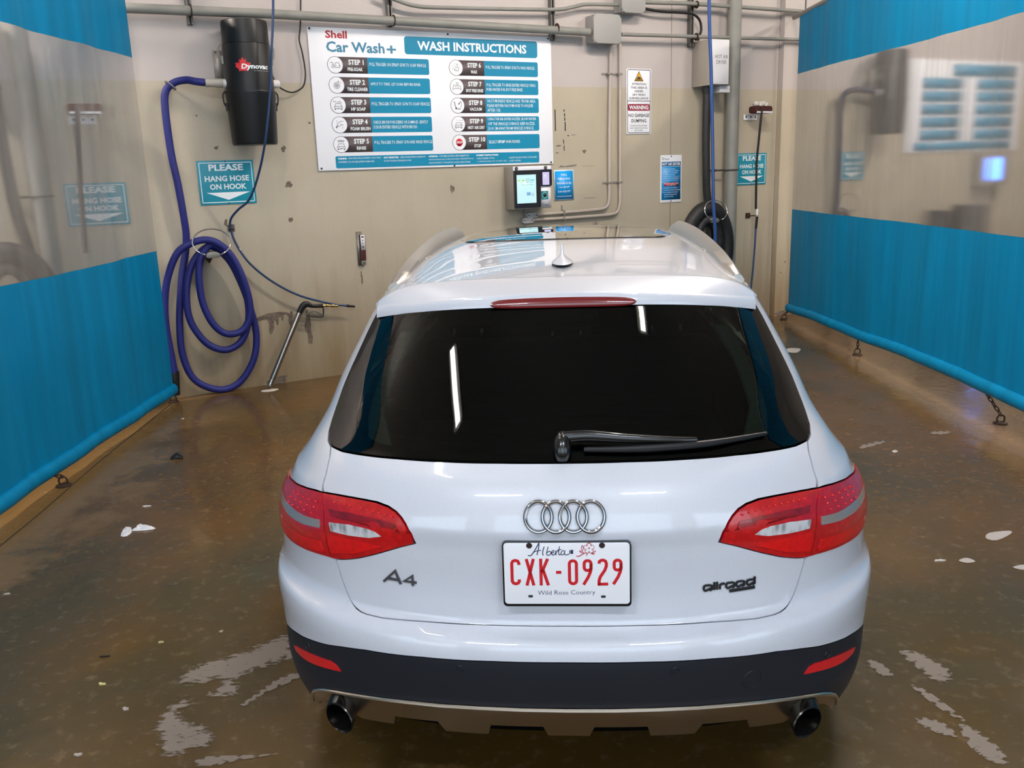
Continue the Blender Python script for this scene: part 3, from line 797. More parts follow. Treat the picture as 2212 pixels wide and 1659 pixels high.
mb = MB(); mb.box((3.297, yf - .0215, 1.578), (.206, .003, .262)); sc = obj('screen', mb, mat('lit screen', '0a0a0a', .3, emit='cdf7fb', estr=.55), sb)
t2 = yf - .0235
for a, z, w, h, col, nm in ((3.200, 1.662, .030, .010, 'd8e840', 'screen_button'), (3.248, 1.664, .028, .012, 'b8e030', 'screen_button'), (3.345, 1.664, .034, .012, '60d8e0', 'screen_button'), (3.296, 1.548, .042, .030, '86b4e8', 'screen_button')):
    mb = MB(); mb.box((a + w / 2, t2, z - h / 2), (w, .001, h)); obj(nm, mb, mat('screen ' + col, '0a0a0a', .3, emit=col, estr=.5), sb)
mb = MB(); f = lambda a, b, d: (a, t2 - .0005, b)
stroke(mb, rrect(3.293, 3.333, 1.652, 1.670, .003, 2), .003, f, True)
for z, n in ((1.64, 3), (1.617, 3), (1.535, 1), (1.525, 1), (1.515, 1)):
    for i in range(n): mb.box((3.262 + i * .044 + (.10 if n == 1 else 0), t2, z), (.026, .001, .003))
obj('screen_print', mb, mat('screen grey', '0a0a0a', .3, emit='8fa8b4', estr=.3), sb)
mb = MB().rbox(3.452, 3.575, yf - .022, yf, 1.600, 1.752, .008); cr = obj('card_reader', mb, mat('reader body', '14122a', .25, coat=.4), t)
mb = MB(); mb.box((3.508, yf - .024, 1.668), (.072, .004, .118)); obj('reader_screen', mb, mat('reader screen glow', '0a0a0a', .3, emit='dcd4f8', estr=.5), cr)
mb = MB(); mb.box((3.513, yf - .003, 1.50), (.112, .006, .196)); pp = obj('keypad_panel', mb, M_WHITE, t)
mb = MB(); mb.rbox(3.461, 3.538, yf - .010, yf - .004, 1.474, 1.552, .006); obj('keypad', mb, mat('keypad teal', '0f7a80', .4), pp)
mb = MB()
for i in range(10):
    a = i * PI / 5; mb.lathe([(.0045, 0), (.0045, -.002)], (3.5 + .028 * math.cos(a), yf - .010, 1.513 + .028 * math.sin(a)), 8, 'y')
obj('key_print', mb, M_PRINTW, pp)
mb = MB(); mb.lathe([(.015, 0), (.015, -.006), (.009, -.01)], (3.5, yf - .010, 1.513), 16, 'y'); obj('selector_knob', mb, M_BLACKP, pp)
mb = MB(); text(mb, 'Shell', 3.464, 3.492, 1.432, 1.442, yf - .0064, .02, 1); text(mb, 'Car Wash+', 3.464, 3.548, 1.413, 1.427, yf - .0064, .02, 1); obj('shop_lettering', mb, M_INK, pp)

# --- vacuum canister with its blue hose
def vacuum(dx=0., dz=0., label='', col='111214', logo=True):
    t = thing('vacuum_canister', label, 'vacuum', (.62 + dx, 0, 2.018 + dz))
    cx, cy = .812 + dx, -.225
    P = lambda prof: MB().lathe([(r, z + dz) for r, z in prof], (cx, cy, 0), 40)
    mB = mat('vacuum shell ' + col, col, .38, spec=.4, bump=.06, bscale=260)
    obj('motor_head', P([(.150, 2.955), (.172, 2.945), (.176, 2.93), (.179, 2.785), (.179, 2.775)]), mB, t)
    b = obj('body', P([(.181, 2.772), (.183, 2.765), (.187, 2.43), (.187, 2.425)]), mB, t)
    obj('dust_bucket', P([(.193, 2.425), (.196, 2.415), (.193, 2.405), (.176, 2.035), (.170, 2.020)]), mB, t)
    for sgn in (-1, 1):
        for z in (2.72, 2.37):
            mb = MB(); x = cx + sgn * .192
            mb.tube([(x, cy, z + .06 + dz), (x + sgn * .022, cy, z + .03 + dz), (x + sgn * .018, cy, z - .03 + dz), (x - sgn * .004, cy, z - .07 + dz)], .006, 8, sub=4); mb.box((x, cy, z - .06 + dz), (.014, .03, .06))
            obj('latch', mb, M_BLACKP if z < 2.5 else M_STEEL, t)
    mb = MB(); mb.lathe([(.033, 0), (.033, .05)], (cx - .205, cy, 2.487 + dz), 20, 'x'); obj('port_collar', mb, mat('white pvc', 'dcdad6', .4), t)
    mb = MB(); mb.lathe([(.034, 0), (.034, .02), (.031, .022), (.031, .055), (.028, .06)], (cx + .175, cy, 2.487 + dz), 20, 'x'); obj('port_cap', mb, mat('white pvc', 'dcdad6', .4), t)
    mb = MB(); mb.box((.630 + dx, -.02, 2.642 + dz), (.075, .006, .225)); mb.box((.66 + dx, -.075, 2.642 + dz), (.006, .11, .225)); br = obj('wall_bracket', mb, mat('bracket steel', 'a9a49b', .45, .4), t)
    for z in (2.74, 2.545):
        mb = MB(); screw(mb, .612 + dx, -.023, z + dz, .006); obj('bracket_bolt', mb, M_INK, br)
    if logo:
        # maker's leaf and lettering wrapped on the drum
        def wrap(x, z, d=.0012):
            a = (x - .845) / .188 - .09
            return (cx + (.1862 + d) * math.sin(a), cy - (.1862 + d) * math.cos(a), z)
        leaf = [(0, .062), (.012, .040), (.026, .048), (.022, .018), (.034, .030), (.040, .020), (.058, .024), (.050, .006), (.058, -.002), (.030, -.024), (.034, -.036), (.004, -.032), (-.004, -.032), (-.034, -.036), (-.030, -.024), (-.058, -.002), (-.050, .006), (-.058, .024), (-.040, .020), (-.034, .030), (-.022, .018), (-.026, .048), (-.012, .040)]
        mb = MB(); o = [(.785 + a * 1.05, 2.60 + b * 1.05) for a, b in leaf]; mb.add([wrap(.785, 2.60)] + [wrap(a, b) for a, b in o], [(0, i + 1, (i + 1) % len(o) + 1) for i in range(len(o))]); obj('leaf_emblem', mb, mat('leaf red', 'd8262c', .4), b)
        mb = MB(); text(mb, 'Dynovac', .770, .985, 2.568, 2.616, 0, .035, fn=lambda x, z: wrap(x, z, .0026), shear=.15); text(mb, 'INDUSTRIAL VACUUM SYSTEMS', .865, .992, 2.563, 2.567, 0, .0, 1, fn=lambda x, z: wrap(x, z, .0026)); obj('lettering', mb, M_PRINTW, b)
    return t
vacuum(label='black wall mounted vacuum canister above the hose hook')
M_HOSE = mat('blue vacuum hose', '182070', .55, bump=.25, bscale=300)
t = thing('vacuum_hose', 'thick blue vacuum hose coiled on the hook at the left wall', 'hose', (.25, 0, 0))
path = [(.52, .215, 2.489), (.42, .19, 2.50), (.349, .14, 2.516), (.262, .10, 2.497), (.195, .09, 2.43), (.178, .09, 2.288), (.183, .09, 1.976), (.207, .09, 1.727), (.223, .08, 1.474), (.228, .06, 1.327), (.21, .05, 1.2), (.17, .05, 1.05), (.134, .06, .88), (.095, .07, .62), (.090, .07, .36), (.160, .07, .145), (.34, .07, .034), (.51, .08, .07), (.645, .09, .245), (.695, .09, .46), (.665, .10, .70), (.60, .11, .95), (.52, .12, 1.13), (.40, .12, 1.235), (.29, .12, 1.17), (.215, .12, 1.05), (.170, .12, .88), (.165, .12, .70), (.205, .12, .565), (.295, .13, .435), (.42, .14, .378), (.545, .14, .425), (.618, .15, .56), (.640, .16, .74), (.60, .17, .95), (.52, .17, 1.14), (.42, .17, 1.25), (.33, .17, 1.20), (.278, .17, 1.05), (.275, .17, .82), (.325, .18, .64), (.40, .18, .54), (.491, .19, .512), (.590, .19, .555), (.645, .20, .70), (.62, .21, .92), (.55, .21, 1.13), (.45, .21, 1.255), (.34, .205, 1.295), (.22, .19, 1.265), (.12, .17, 1.19), (.035, .14, 1.0), (-.005, .12, .80), (-.015, .11, .6), (0, .10, .35), (.01, .09, .18)]
obj('hose', MB().tube([(a, -b, c) for a, b, c in path], .0285, 14, sub=6), M_HOSE, t)
obj('hose_cuff', MB().lathe([(.031, 0), (.031, .075), (.034, .08), (.034, .135)], (.475, -.218, 2.489), 18, 'x'), mat('grey cuff', 'a8a399', .5), t)
obj('nozzle', MB().lathe([(.02, .04), (.032, .19), (.033, .24)], (.01, -.09, 0), 16), M_BLACKP, t)
t = thing('hose_clip', 'small grey ring clip holding the blue hose where it bends down', 'clip', (.23, 0, 2.48))
mb = MB(); mb.tube([(.236 + .043 * math.cos(a) * .8, -.10 + .045 * math.sin(a), 2.478 - .043 * math.cos(a) * .7) for a in [2 * PI * k / 20 for k in range(20)]], .006, 8, True); obj('ring', mb, M_STEEL, t)
mb = MB(); mb.tube([(.236, -.055, 2.478), (.236, 0, 2.478)], .006, 8); obj('wall_bolt', mb, M_STEEL, t)

def hook(dx, dz, label, n=.20, tilt=0.):
    t = thing('hose_hook', label, 'hook', (.38 + dx, 0, 1.15 + dz), 'wall', 'hose hooks')
    pts = []
    for k in range(25):
        a = math.radians(-62 + 304 * k / 24)
        pts.append((.388 + dx + .148 * math.cos(a), -n - .02 + .03 * math.sin(a), 1.275 + dz + .104 * math.sin(a)))
    w = [(.335 + dx, -n + .03, 1.165 + dz)]; e = [(.44 + dx, -n + .03, 1.165 + dz)]
    mb = MB(); mb.tube(e + pts + w, .0055, 10, sub=2); obj('wire_ring', mb, M_CHROME, t)
    P = [(-.055, .0), (-.05, .022), (-.03, .034), (0, .038), (.03, .034), (.05, .022), (.055, 0), (.045, -.012), (-.045, -.012)]
    mb = MB(); mb.prism([(.39 + dx + a, 1.162 + dz + b) for a, b in P], -n - .01, 0); obj('saddle', mb, M_STEEL, t, bevel=.003)
    mb = MB(); mb.prism([(.355 + dx, 1.15 + dz), (.425 + dx, 1.15 + dz), (.405 + dx, 1.115 + dz), (.39 + dx, 1.09 + dz), (.375 + dx, 1.115 + dz)], -.03, 0); obj('wall_plate', mb, M_RUST, t)
    return t
hook(0, 0, 'chrome wire hose hook carrying the coiled blue hose', .235)

# --- overhead pressure hose and the spray gun
t = thing('pressure_hose', 'thin dark blue pressure hose hanging past the canister to the spray gun', 'hose', (.59, 0, 1.4))
ph = [(1.06, .52, 4.6), (1.02, .51, 3.6), (.988, .50, 3.066), (.946, .50, 2.735), (.899, .50, 2.397), (.841, .46, 2.054), (.792, .34, 1.80), (.725, .22, 1.60), (.640, .14, 1.515), (.590, .075, 1.445), (.583, .05, 1.375), (.610, .055, 1.245), (.705, .07, 1.07), (.88, .08, .90), (1.10, .09, .762), (1.375, .095, .664), (1.50, .095, .636)]
obj('hose', MB().tube([(a, -b, c) for a, b, c in ph], .0095, 10, sub=6), mat('dark blue hose', '1d3a63', .4, coat=.2), t)
obj('hose_end', MB().tube([(1.50, -.095, .636), (1.575, -.095, .622)], [.0125, .009], 10), M_RUBBER, t)
t = thing('hose_guide', 'small rusty bracket guiding the thin hose on the wall', 'bracket', (.6, 0, 1.365))
obj('back_plate', MB().box((.597, -.004, 1.366), (.055, .008, .058)), mat('worn plate', '58504a', .7, .3, var=.3, vscale=40), t, bevel=.002)
obj('guide_loop', MB().tube([(.575, -.005, 1.355), (.575, -.06, 1.36), (.60, -.066, 1.36), (.60, -.005, 1.355)], .004, 8, sub=3), M_RUST, t)
t = thing('spray_wand', 'stainless steel spray wand with black trigger gun leaning on the left wall', 'spray gun', (.772, -.175, 0))
B = Vector((.735, -.215, .035)); T = Vector((1.073, -.10, .615)); d = (T - B)
obj('lance', MB().tube([B + d * .09, B + d * .1, T], [.021, .024, .024], 20), M_STAIN, t)
obj('lance_tip', MB().tube([B, B + d * .02, B + d * .022, B + d * .05, B + d * .052, B + d * .09], [.019, .021, .023, .023, .020, .020], 20), M_STAIN, t)
obj('gun_grip', MB().tube([(1.066, -.10, .600), (1.088, -.10, .640), (1.108, -.10, .668), (1.128, -.10, .682), (1.150, -.10, .684), (1.172, -.10, .674), (1.20, -.10, .664), (1.25, -.10, .660), (1.285, -.10, .659)], [.025, .027, .030, .030, .026, .020, .016, .0165, .019], 16, sub=3, flat=.75), M_BLACKP, t)
obj('trigger_guard', MB().tube([(1.288, -.10, .655), (1.287, -.10, .61), (1.280, -.10, .568), (1.255, -.10, .562), (1.20, -.10, .572), (1.145, -.10, .585)], .0065, 8, sub=3), M_BLACKP, t)
obj('trigger', MB().tube([(1.13, -.10, .592), (1.165, -.10, .612), (1.205, -.10, .618), (1.245, -.10, .600), (1.268, -.10, .578)], .006, 8, sub=3, flat=1.6), mat('grey trigger', '55565a', .4), t)
mb = MB().tube([(1.285, -.10, .659), (1.31, -.099, .657), (1.312, -.099, .657), (1.33, -.098, .655), (1.332, -.098, .655), (1.36, -.097, .651), (1.362, -.097, .651), (1.385, -.096, .648), (1.387, -.096, .648), (1.42, -.096, .643)], [.012, .012, .015, .015, .010, .010, .0145, .0145, .010, .012], 12); obj('coupling', mb, mat('brass', 'b9a06a', .3, 1.), t)
mb = MB().lathe([(.075, 0), (.06, .003), (.02, .004)], (.735, -.215, .001), 22, ax2=.7); tag(obj('foam_puddle', mb, mat('foam white', 'd8d2c8', .5), frame='wall', org=(.735, -.215, .001)), 'small white foam ring around the foot of the spray wand', 'foam')

# --- floor mat clips
def clip(s, z, sc, label, letters='MATS'):
    t = thing('mat_clip', label, 'clip', (s, 0, z), 'wall', 'mat clips')
    Z = lambda v: z + (v - 1.25) * sc; X = lambda v: s + (v - 1.70) * sc
    obj('back_plate', MB().box((X(1.690), -.004, Z(1.12)), (.05 * sc, .006, .30 * sc)), mat('clip steel', '9b938a', .4, .6), t)
    mb = MB().rbox(X(1.688), X(1.734), -.034, -.008, Z(1.015), Z(1.245), .006 * sc); b = obj('clip_body', mb, mat('clip red brown', '4c2423', .45), t, bevel=.002)
    mb = MB(); mb.box((X(1.712), -.0345, Z(1.175)), (.038 * sc, .002, .135 * sc)); lb = obj('label_plate', mb, M_WHITE, t)
    mb = MB()
    for i, ch in enumerate(letters): text(mb, ch, X(1.702), X(1.722), Z(1.213 - i * .029), Z(1.233 - i * .029), -.0362, .02)
    obj('lettering', mb, M_INK, lb)
    mb = MB(); mb.box((X(1.711), -.022, Z(.995)), (.042 * sc, .024, .035 * sc)); lp = obj('spring_foot', mb, M_STEEL, t, bevel=.002)
    mb = MB(); screw(mb, X(1.711), -.034, Z(.995), .006); obj('bolt', mb, M_INK, lp)
clip(1.70, 1.25, 1., 'red brown mat clip with white letters left of the car roof')
clip(4.20, 1.20, .9, 'red brown mat clip half hidden by the car roof under the conduits')

# --- pipes, struts and electrical boxes
def run(name, pts, r, label, m=M_STEEL, cat='pipe', sub=0, seg=12):
    p = [(a, -b, c) for a, b, c in pts]
    return tag(obj(name, MB().tube(p, r, seg, sub=sub), m, frame='wall', org=p[0]), label, cat)
run('steel_pipe', [(-.6, .12, 3.018), (1.10, .12, 3.030), (4.07, .12, 3.006)], .037, 'thick grey pipe along the wall above the instruction board', M_GREYP)
run('steel_pipe', [(4.44, .12, 3.0), (7.4, .12, 3.04)], .018, 'grey pipe right of the lower junction box, under the other pipe', M_GREYP)
run('electrical_conduit', [(2.0, .10, 3.24), (2.15, .10, 3.19), (2.32, .10, 3.155), (2.6, .10, 3.155), (3.652, .10, 3.19), (3.9, .10, 3.225), (4.06, .10, 3.256), (4.42, .10, 3.27)], .017, 'thin conduit running left of the upper junction box', M_GREYP, 'conduit', 5)
run('steel_pipe', [(4.69, .12, 3.305), (5.3, .12, 3.322), (7.4, .12, 3.318)], .020, 'grey pipe right of the upper junction box, along the top of the photo', M_GREYP)
run('rubber_cable', [(4.66, .1, 3.26), (4.9, .1, 3.235), (5.2, .1, 3.235), (5.34, .1, 3.225), (5.42, .1, 3.17), (5.44, .1, 3.08), (5.41, .1, 3.01), (5.40, .1, 2.98)], .013, 'black cable looping from the upper junction box to the dryer box', M_RUBBER, 'cable', 5)
for i, (s, z0, z1, lb) in enumerate(((.445, 2.935, 4.2, 'strut channel holding the pipe left of the canister'), (2.095, 2.988, 4.2, 'strut channel above the middle of the instruction board'), (3.712, 2.93, 4.2, 'strut channel at the top right corner of the instruction board'), (5.36, 2.925, 4.2, 'strut channel above the dryer box'), (6.915, 3.2, 4.2, 'strut channel at the top of the right curtain corner'))):
    t = thing('strut_channel', lb, 'bracket', (s, 0, z0), 'wall', 'strut channels')
    zc = (z0 + z1) / 2; h = z1 - z0
    mb = MB().box((s, -.004, zc), (.042, .005, h)); mb.box((s - .019, -.03, zc), (.004, .05, h)); mb.box((s + .019, -.03, zc), (.004, .05, h)); mb.box((s - .013, -.054, zc), (.012, .003, h)); mb.box((s + .013, -.054, zc), (.012, .003, h))
    obj('channel', mb, mat('strut zinc', '6e6c68', .5, .6), t, smooth=False)
    for z in ((3.025,) if i < 3 else (3.01, 3.315) if i == 3 else (3.315,)):
        mb = MB(); R = .036 if i < 3 else .027
        mb.tube([(s, -.06 - .06 + R * math.cos(a) - .0, z + R * math.sin(a)) for a in [2 * PI * k / 16 for k in range(16)]], .005, 6, True, flat=2.5); mb.box((s, -.062 - .06 + R + .01, z), (.03, .05, .03))
        obj('pipe_clamp', mb, M_RUST, t)
def jbox(s0, s1, z0, z1, dpt, label):
    t = thing('junction_box', label, 'junction box', (s0, 0, z0), 'wall', 'junction boxes')
    m = mat('grey junction box', '9b9a97', .5, bump=.04, bscale=100)
    obj('box', MB().rbox(s0, s1, -dpt + .02, -.01, z0, z1, .012), m, t)
    c = .035
    P = [(s0 - .008 + c, z0 - .006), (s1 + .008 - c, z0 - .006), (s1 + .008, z0 - .006 + c), (s1 + .008, z1 + .006 - c), (s1 + .008 - c, z1 + .006), (s0 - .008 + c, z1 + .006), (s0 - .008, z1 + .006 - c), (s0 - .008, z0 - .006 + c)]
    obj('lid', MB().prism(P, -dpt - .01, -dpt + .02), m, t, bevel=.004)
    for a, b in ((s0 + .01, z0 + .01), (s1 - .01, z0 + .01), (s1 - .01, z1 - .01), (s0 + .01, z1 - .01), ((s0 + s1) / 2, z0 + .002), ((s0 + s1) / 2, z1 - .004)):
        mb = MB(); mb.lathe([(.011, 0), (.011, -.016)], (a, -dpt + .012, b), 10, 'y'); obj('lid_screw', mb, m, t)
jbox(4.105, 4.405, 2.912, 3.165, .15, 'grey junction box at the lower left of the pair, where conduits drop')
jbox(4.43, 4.69, 3.20, 3.46, .15, 'grey junction box cut by the top edge of the photo')
def conduit(pts, straps, boxp, label):
    t = thing('wall_conduit', label, 'conduit', (pts[0][0], 0, pts[-1][2]), 'wall', 'conduits')
    obj('tube', MB().tube([(a, -.034, c) for a, b, c in pts], .0155, 12, sub=6), mat('painted conduit', 'b5aaa0', .5), t)
    for a, c, hor in straps:
        mb = MB()
        if hor: mb.box((a, -.028, c), (.02, .05, .045)); mb.box((a, -.004, c + .04), (.02, .006, .06))
        else: mb.box((a, -.028, c), (.045, .05, .02)); mb.box((a - .04, -.004, c), (.06, .006, .02))
        obj('strap', mb, mat('conduit strap', '8c857e', .5), t, bevel=.003)
    x0, x1, z = boxp
    mb = MB().rbox(x0, x1, -.075, -.012, z - .026, z + .026, .024, 6); cb = obj('elbow_body', mb, mat('elbow grey', 'a2a4a3', .5), t, bevel=.003)
    for a in (x0 + .02, x1 - .02):
        mb = MB(); screw(mb, a, -.075, z, .006); obj('cover_screw', mb, M_INK, cb)
conduit([(4.372, 0, 2.93), (4.366, 0, 2.6), (4.355, 0, 2.2), (4.350, 0, 1.8), (4.348, 0, 1.50), (4.340, 0, 1.42), (4.315, 0, 1.368), (4.26, 0, 1.345), (4.10, 0, 1.337), (3.8, 0, 1.330), (3.48, 0, 1.325)], [(4.355, 2.645, 0), (4.35, 1.60, 0), (3.80, 1.332, 1)], (3.364, 3.489, 1.325), 'upper conduit bending from the left drop towards the kiosk')
conduit([(4.483, 0, 2.93), (4.482, 0, 2.6), (4.480, 0, 2.2), (4.478, 0, 1.8), (4.476, 0, 1.45), (4.470, 0, 1.37), (4.44, 0, 1.31), (4.38, 0, 1.285), (4.2, 0, 1.279), (3.8, 0, 1.275), (3.43, 0, 1.278)], [(4.48, 2.645, 0), (4.477, 1.60, 0), (3.80, 1.276, 1)], (3.315, 3.440, 1.277), 'lower conduit bending from the right drop towards the kiosk')
run('kiosk_feed', [(3.36, .05, 1.385), (3.36, .05, 1.285)], .012, 'short grey feed pipe under the kiosk', M_GREYP)
run('black_cable', [(1.40, .03, 4.0), (1.34, .03, 3.25), (1.312, .03, 2.967), (1.293, .03, 2.859), (1.308, .03, 2.77), (1.320, .03, 2.661), (1.317, .04, 2.57), (1.285, .05, 2.485), (1.20, .06, 2.440), (1.118, .08, 2.455), (1.05, .12, 2.50), (1.0, .18, 2.60), (.985, .20, 2.75)], .006, 'thin black power cable looping down to the canister', M_RUBBER, 'cable', 6, 8)
t = DPI = thing('downpipe', 'thick grey vertical pipe right of the dryer box', 'pipe', (5.85, 0, 0))
obj('pipe', MB().tube([(5.86, -.12, 0.0), (5.86, -.12, 4.4)], .072, 24), M_GREYP, t)
for z in (1.68,):
    mb = MB().tube([(5.78, -.12, z), (5.66, -.10, z)], .009, 8); mb.tube([(5.67, -.10, z), (5.67, 0, z)], .012, 8); mb.tube([(5.86 + .077 * math.cos(a), -.12 + .077 * math.sin(a), z) for a in [2 * PI * k / 20 for k in range(20)]], .008, 6, True)
    obj('stand_off', mb, mat('stand off steel', '4a4744', .5, .4), t)

# --- hot air dryer
t = DRB = thing('dryer_box', 'grey hot air dryer box with a white front, hung high on the wall', 'dryer', (5.405, 0, 2.525))
x0, x1, z0, z1 = 5.405, 5.640, 2.53, 2.972
obj('housing', MB().box(((x0 + x1) / 2, -.15, (z0 + z1) / 2), (x1 - x0, .295, z1 - z0)), mat('dryer grey', '9c968c', .45), t, bevel=.004)
obj('front_door', MB().box(((x0 + x1) / 2, -.303, (z0 + z1) / 2), (x1 - x0 - .012, .012, z1 - z0 - .015)), mat('dryer front', 'd3d3d6', .4), t, bevel=.003)
mb = MB(); text(mb, 'HOT AIR', 5.452, 5.618, 2.785, 2.820, -.3098, -.006); text(mb, 'DRYER', 5.470, 5.598, 2.732, 2.767, -.3098, -.006); obj('lettering', mb, M_INK, t)
mb = MB(); mb.box((5.64, -.2, 2.495), (.13, .10, .065)); obj('outlet_box', mb, mat('dryer front', 'd3d3d6', .4), t, bevel=.003)
mb = MB(); mb.lathe([(.05, 2.46), (.05, 2.53)], (5.49, -.15, 0), 20); obj('outlet_spigot', mb, M_BLACKP, t)
t = DRH = thing('dryer_hose', 'fat black dryer hose coiled on its hook behind the car roof', 'hose', (5.5, 0, .6))
obj('hose', MB().tube([(5.49, -.15, 2.50), (5.488, -.15, 2.3), (5.487, -.15, 2.0), (5.497, -.15, 1.7), (5.515, -.14, 1.5), (5.535, -.14, 1.36), (5.55, -.15, 1.20), (5.56, -.16, .9), (5.50, -.17, .6), (5.40, -.18, .45)], .042, 16, sub=6), mat('black corrugated hose', '1c1c1d', .5, bump=.4, bscale=90), t)
obj('hose_loop', MB().tube([(5.385 + .285 * math.cos(a), -.30 - .02 * math.sin(a), .86 + .445 * math.sin(a)) for a in [2 * PI * k / 40 for k in range(40)]], .075, 16, True), mat('black corrugated hose', '1c1c1d', .5, bump=.4, bscale=90), t)
obj('inner_loop', MB().tube([(5.39 + .16 * math.cos(a), -.31 - .02 * math.sin(a), .90 + .29 * math.sin(a)) for a in [2 * PI * k / 40 for k in range(40)]], .05, 14, True), mat('black corrugated hose', '1c1c1d', .5, bump=.4, bscale=90), t)
hook(5.02, .005, 'chrome wire hose hook in front of the black dryer hose', .40)
t = thing('overhead_hose', 'bright blue overhead hose hanging in front of the dryer box', 'hose', (4.9, 0, .1))
obj('hose', MB().tube([(4.84, -.9, 4.6), (4.865, -.9, 3.202), (4.902, -.9, 2.603), (4.934, -.9, 2.023), (4.961, -.9, 1.421), (4.994, -.9, 1.044), (5.03, -.85, .5), (5.10, -.7, .08), (5.2, -.5, .02)], .016, 10, sub=6), mat('bright blue hose', '113f82', .35, coat=.3), t)

# --- foam brushes on their wall holders
def brush(dx, dz, label, slant=0., lo=.36, hung=True):
    t = thing('foam_brush', label, 'brush', (6.19 + dx, 0, .36 + dz))
    X = lambda v, z: v + dx + slant * (2.25 - z)
    cy = -.15
    mb = MB().rbox(6.105 + dx, 6.345 + dx, cy - .06, cy + .05, 2.262 + dz, 2.335 + dz, .022, 5); obj('bristle_block', mb, mat('brush bristles', '50241f', .9, bump=.9, bscale=160, var=.3, vscale=60), t, bevel=.012)
    mb = MB().rbox(6.12 + dx, 6.335 + dx, cy - .075, cy - .058, 2.262 + dz, 2.278 + dz, .004); bh = obj('head_plate', mb, M_WHITE, t)
    mb = MB()
    for k in range(9):
        mb.lathe([(.001, .035), (.024, .026), (.034, .008), (.03, -.01)], (6.15 + k * .017 + dx + random.uniform(-.01, .01), cy + random.uniform(-.03, .03), 2.345 + dz + random.uniform(-.006, .012)), 10)
    if hung: obj('foam', mb, mat('foam white', 'd8d2c8', .5), t)
    obj('handle', MB().tube([(X(6.176, 2.29), cy - .075, 2.30 + dz), (X(6.172, 2.24), cy - .075, 2.25 + dz), (X(6.176, 1.75), cy - .02, 1.75 + dz), (X(6.196, 1.25), cy - .01, 1.25 + dz)], .0125 if hung else .018, 12), M_BLACKP, t)
    if hung:
        obj('ferrule', MB().tube([(X(6.200, 1.25), cy - .03, 1.25 + dz), (X(6.199, 1.19), cy - .028, 1.19 + dz)], .011, 12), M_WHITE, t)
        obj('sleeve', MB().tube([(X(6.199, 1.17), cy - .028, 1.17 + dz), (X(6.196, 1.04), cy - .02, 1.04 + dz)], .014, 12), M_BLACKP, t)
        obj('feed_hose', MB().tube([(6.196 + dx, cy - .02, 1.05 + dz), (6.188 + dx, cy - .02, .85 + dz), (6.172 + dx, cy - .02, .6 + dz), (6.150 + dx, cy - .02, lo + dz), (6.11 + dx, cy - .05, .1 + dz), (6.0 + dx, cy - .15, .015)], .010, 10, sub=5), mat('dark blue hose', '1d3a63', .4, coat=.2), t)
    mb = MB(); mb.box((6.217 + dx, -.010, 2.229 + dz), (.19, .008, .06)); mb.box((6.217 + dx, -.06, 2.256 + dz), (.17, .11, .006)); wp = obj('wall_holder', mb, M_WHITE, t, bevel=.002)
    for a in (6.15, 6.22, 6.285):
        mb = MB(); screw(mb, a + dx, -.014, 2.232 + dz, .009); obj('bolt', mb, M_INK, wp)
brush(0, 0, 'red foam brush on a black pole hung on the right wall')
brush(-6.625, -.0, 'red foam brush blurred behind the left curtain window', -.10, .36, False)
t = thing('hose_peg', 'small rusty square peg beside the brush pole', 'peg', (6.225, 0, 1.175))
obj('plate', MB().box((6.225, -.006, 1.175), (.062, .012, .055)), M_RUST, t, bevel=.002)
obj('pin', MB().tube([(6.23, -.01, 1.172), (6.27, -.05, 1.17), (6.295, -.055, 1.17)], .006, 8), M_RUST, t)

# --- neighbours seen through the vinyl
vacuum(7.33, 0, 'dark vacuum canister blurred behind the right curtain window', '1c1d22', False)
t = thing('vacuum_hose', 'dark vacuum hose and coil blurred behind the right curtain window', 'hose', (7.5, 0, 0))
obj('hose', MB().tube([(7.95, -.2, 2.49), (7.7, -.15, 2.52), (7.53, -.10, 2.47), (7.49, -.09, 2.3), (7.50, -.09, 1.9), (7.52, -.08, 1.4), (7.50, -.08, 1.1), (7.42, -.08, .6), (7.55, -.08, .2), (7.75, -.08, .2), (7.86, -.08, .6), (7.74, -.09, 1.02), (7.6, -.1, 1.16), (7.46, -.11, 1.0), (7.43, -.12, .7), (7.6, -.13, .45)], .034, 12, sub=5), mat('navy hose', '191d3a', .5), t)
hook(7.19, -.02, 'chrome wire hose hook just above the right curtain lower band', .2)
t = thing('payment_kiosk', 'blue lit kiosk glowing behind the right curtain window', 'kiosk', (10.03, 0, 1.40))
obj('cabinet', MB().box((10.28, -.09, 1.56), (.52, .17, .42)), mat('kiosk cabinet', 'a39c93', .45, .2), t, bevel=.004)
obj('screen', MB().box((10.25, -.178, 1.565), (.26, .006, .27)), mat('blue screen', '050a20', .3, emit='5a8cff', estr=3.0), t)
def far_board(a0, a1, z0, z1, label):
    t = thing('instruction_board', label, 'sign', (a0, 0, z0))
    obj('board', MB().box(((a0 + a1) / 2, -.01, (z0 + z1) / 2), (a1 - a0, .012, z1 - z0)), M_WHITE, t, bevel=.002)
    w = (a1 - a0) / 2.334
    for k in range(10):
        cz = z1 - (.295 + .1625 * (k % 5)) * (z1 - z0) / 1.16; b0, b1 = (.27, 1.072) if k < 5 else (1.35, 2.184)
        obj('step_panel', MB().box((a0 + (b0 + b1) / 2 * w, -.017, cz), ((b1 - b0) * w, .002, .13)), M_PRINTB, t)
    obj('header_band', MB().box((a0 + 1.516 * w, -.017, z1 - .118), (1.333 * w, .002, .148)), M_PRINTB, t)
    obj('footer_band', MB().box((a0 + 1.165 * w, -.017, z0 + .068), (2.02 * w, .002, .10)), M_PRINTB, t)
far_board(8.72, 10.9, 1.80, 2.90, 'white instruction board blurred behind the right curtain window')

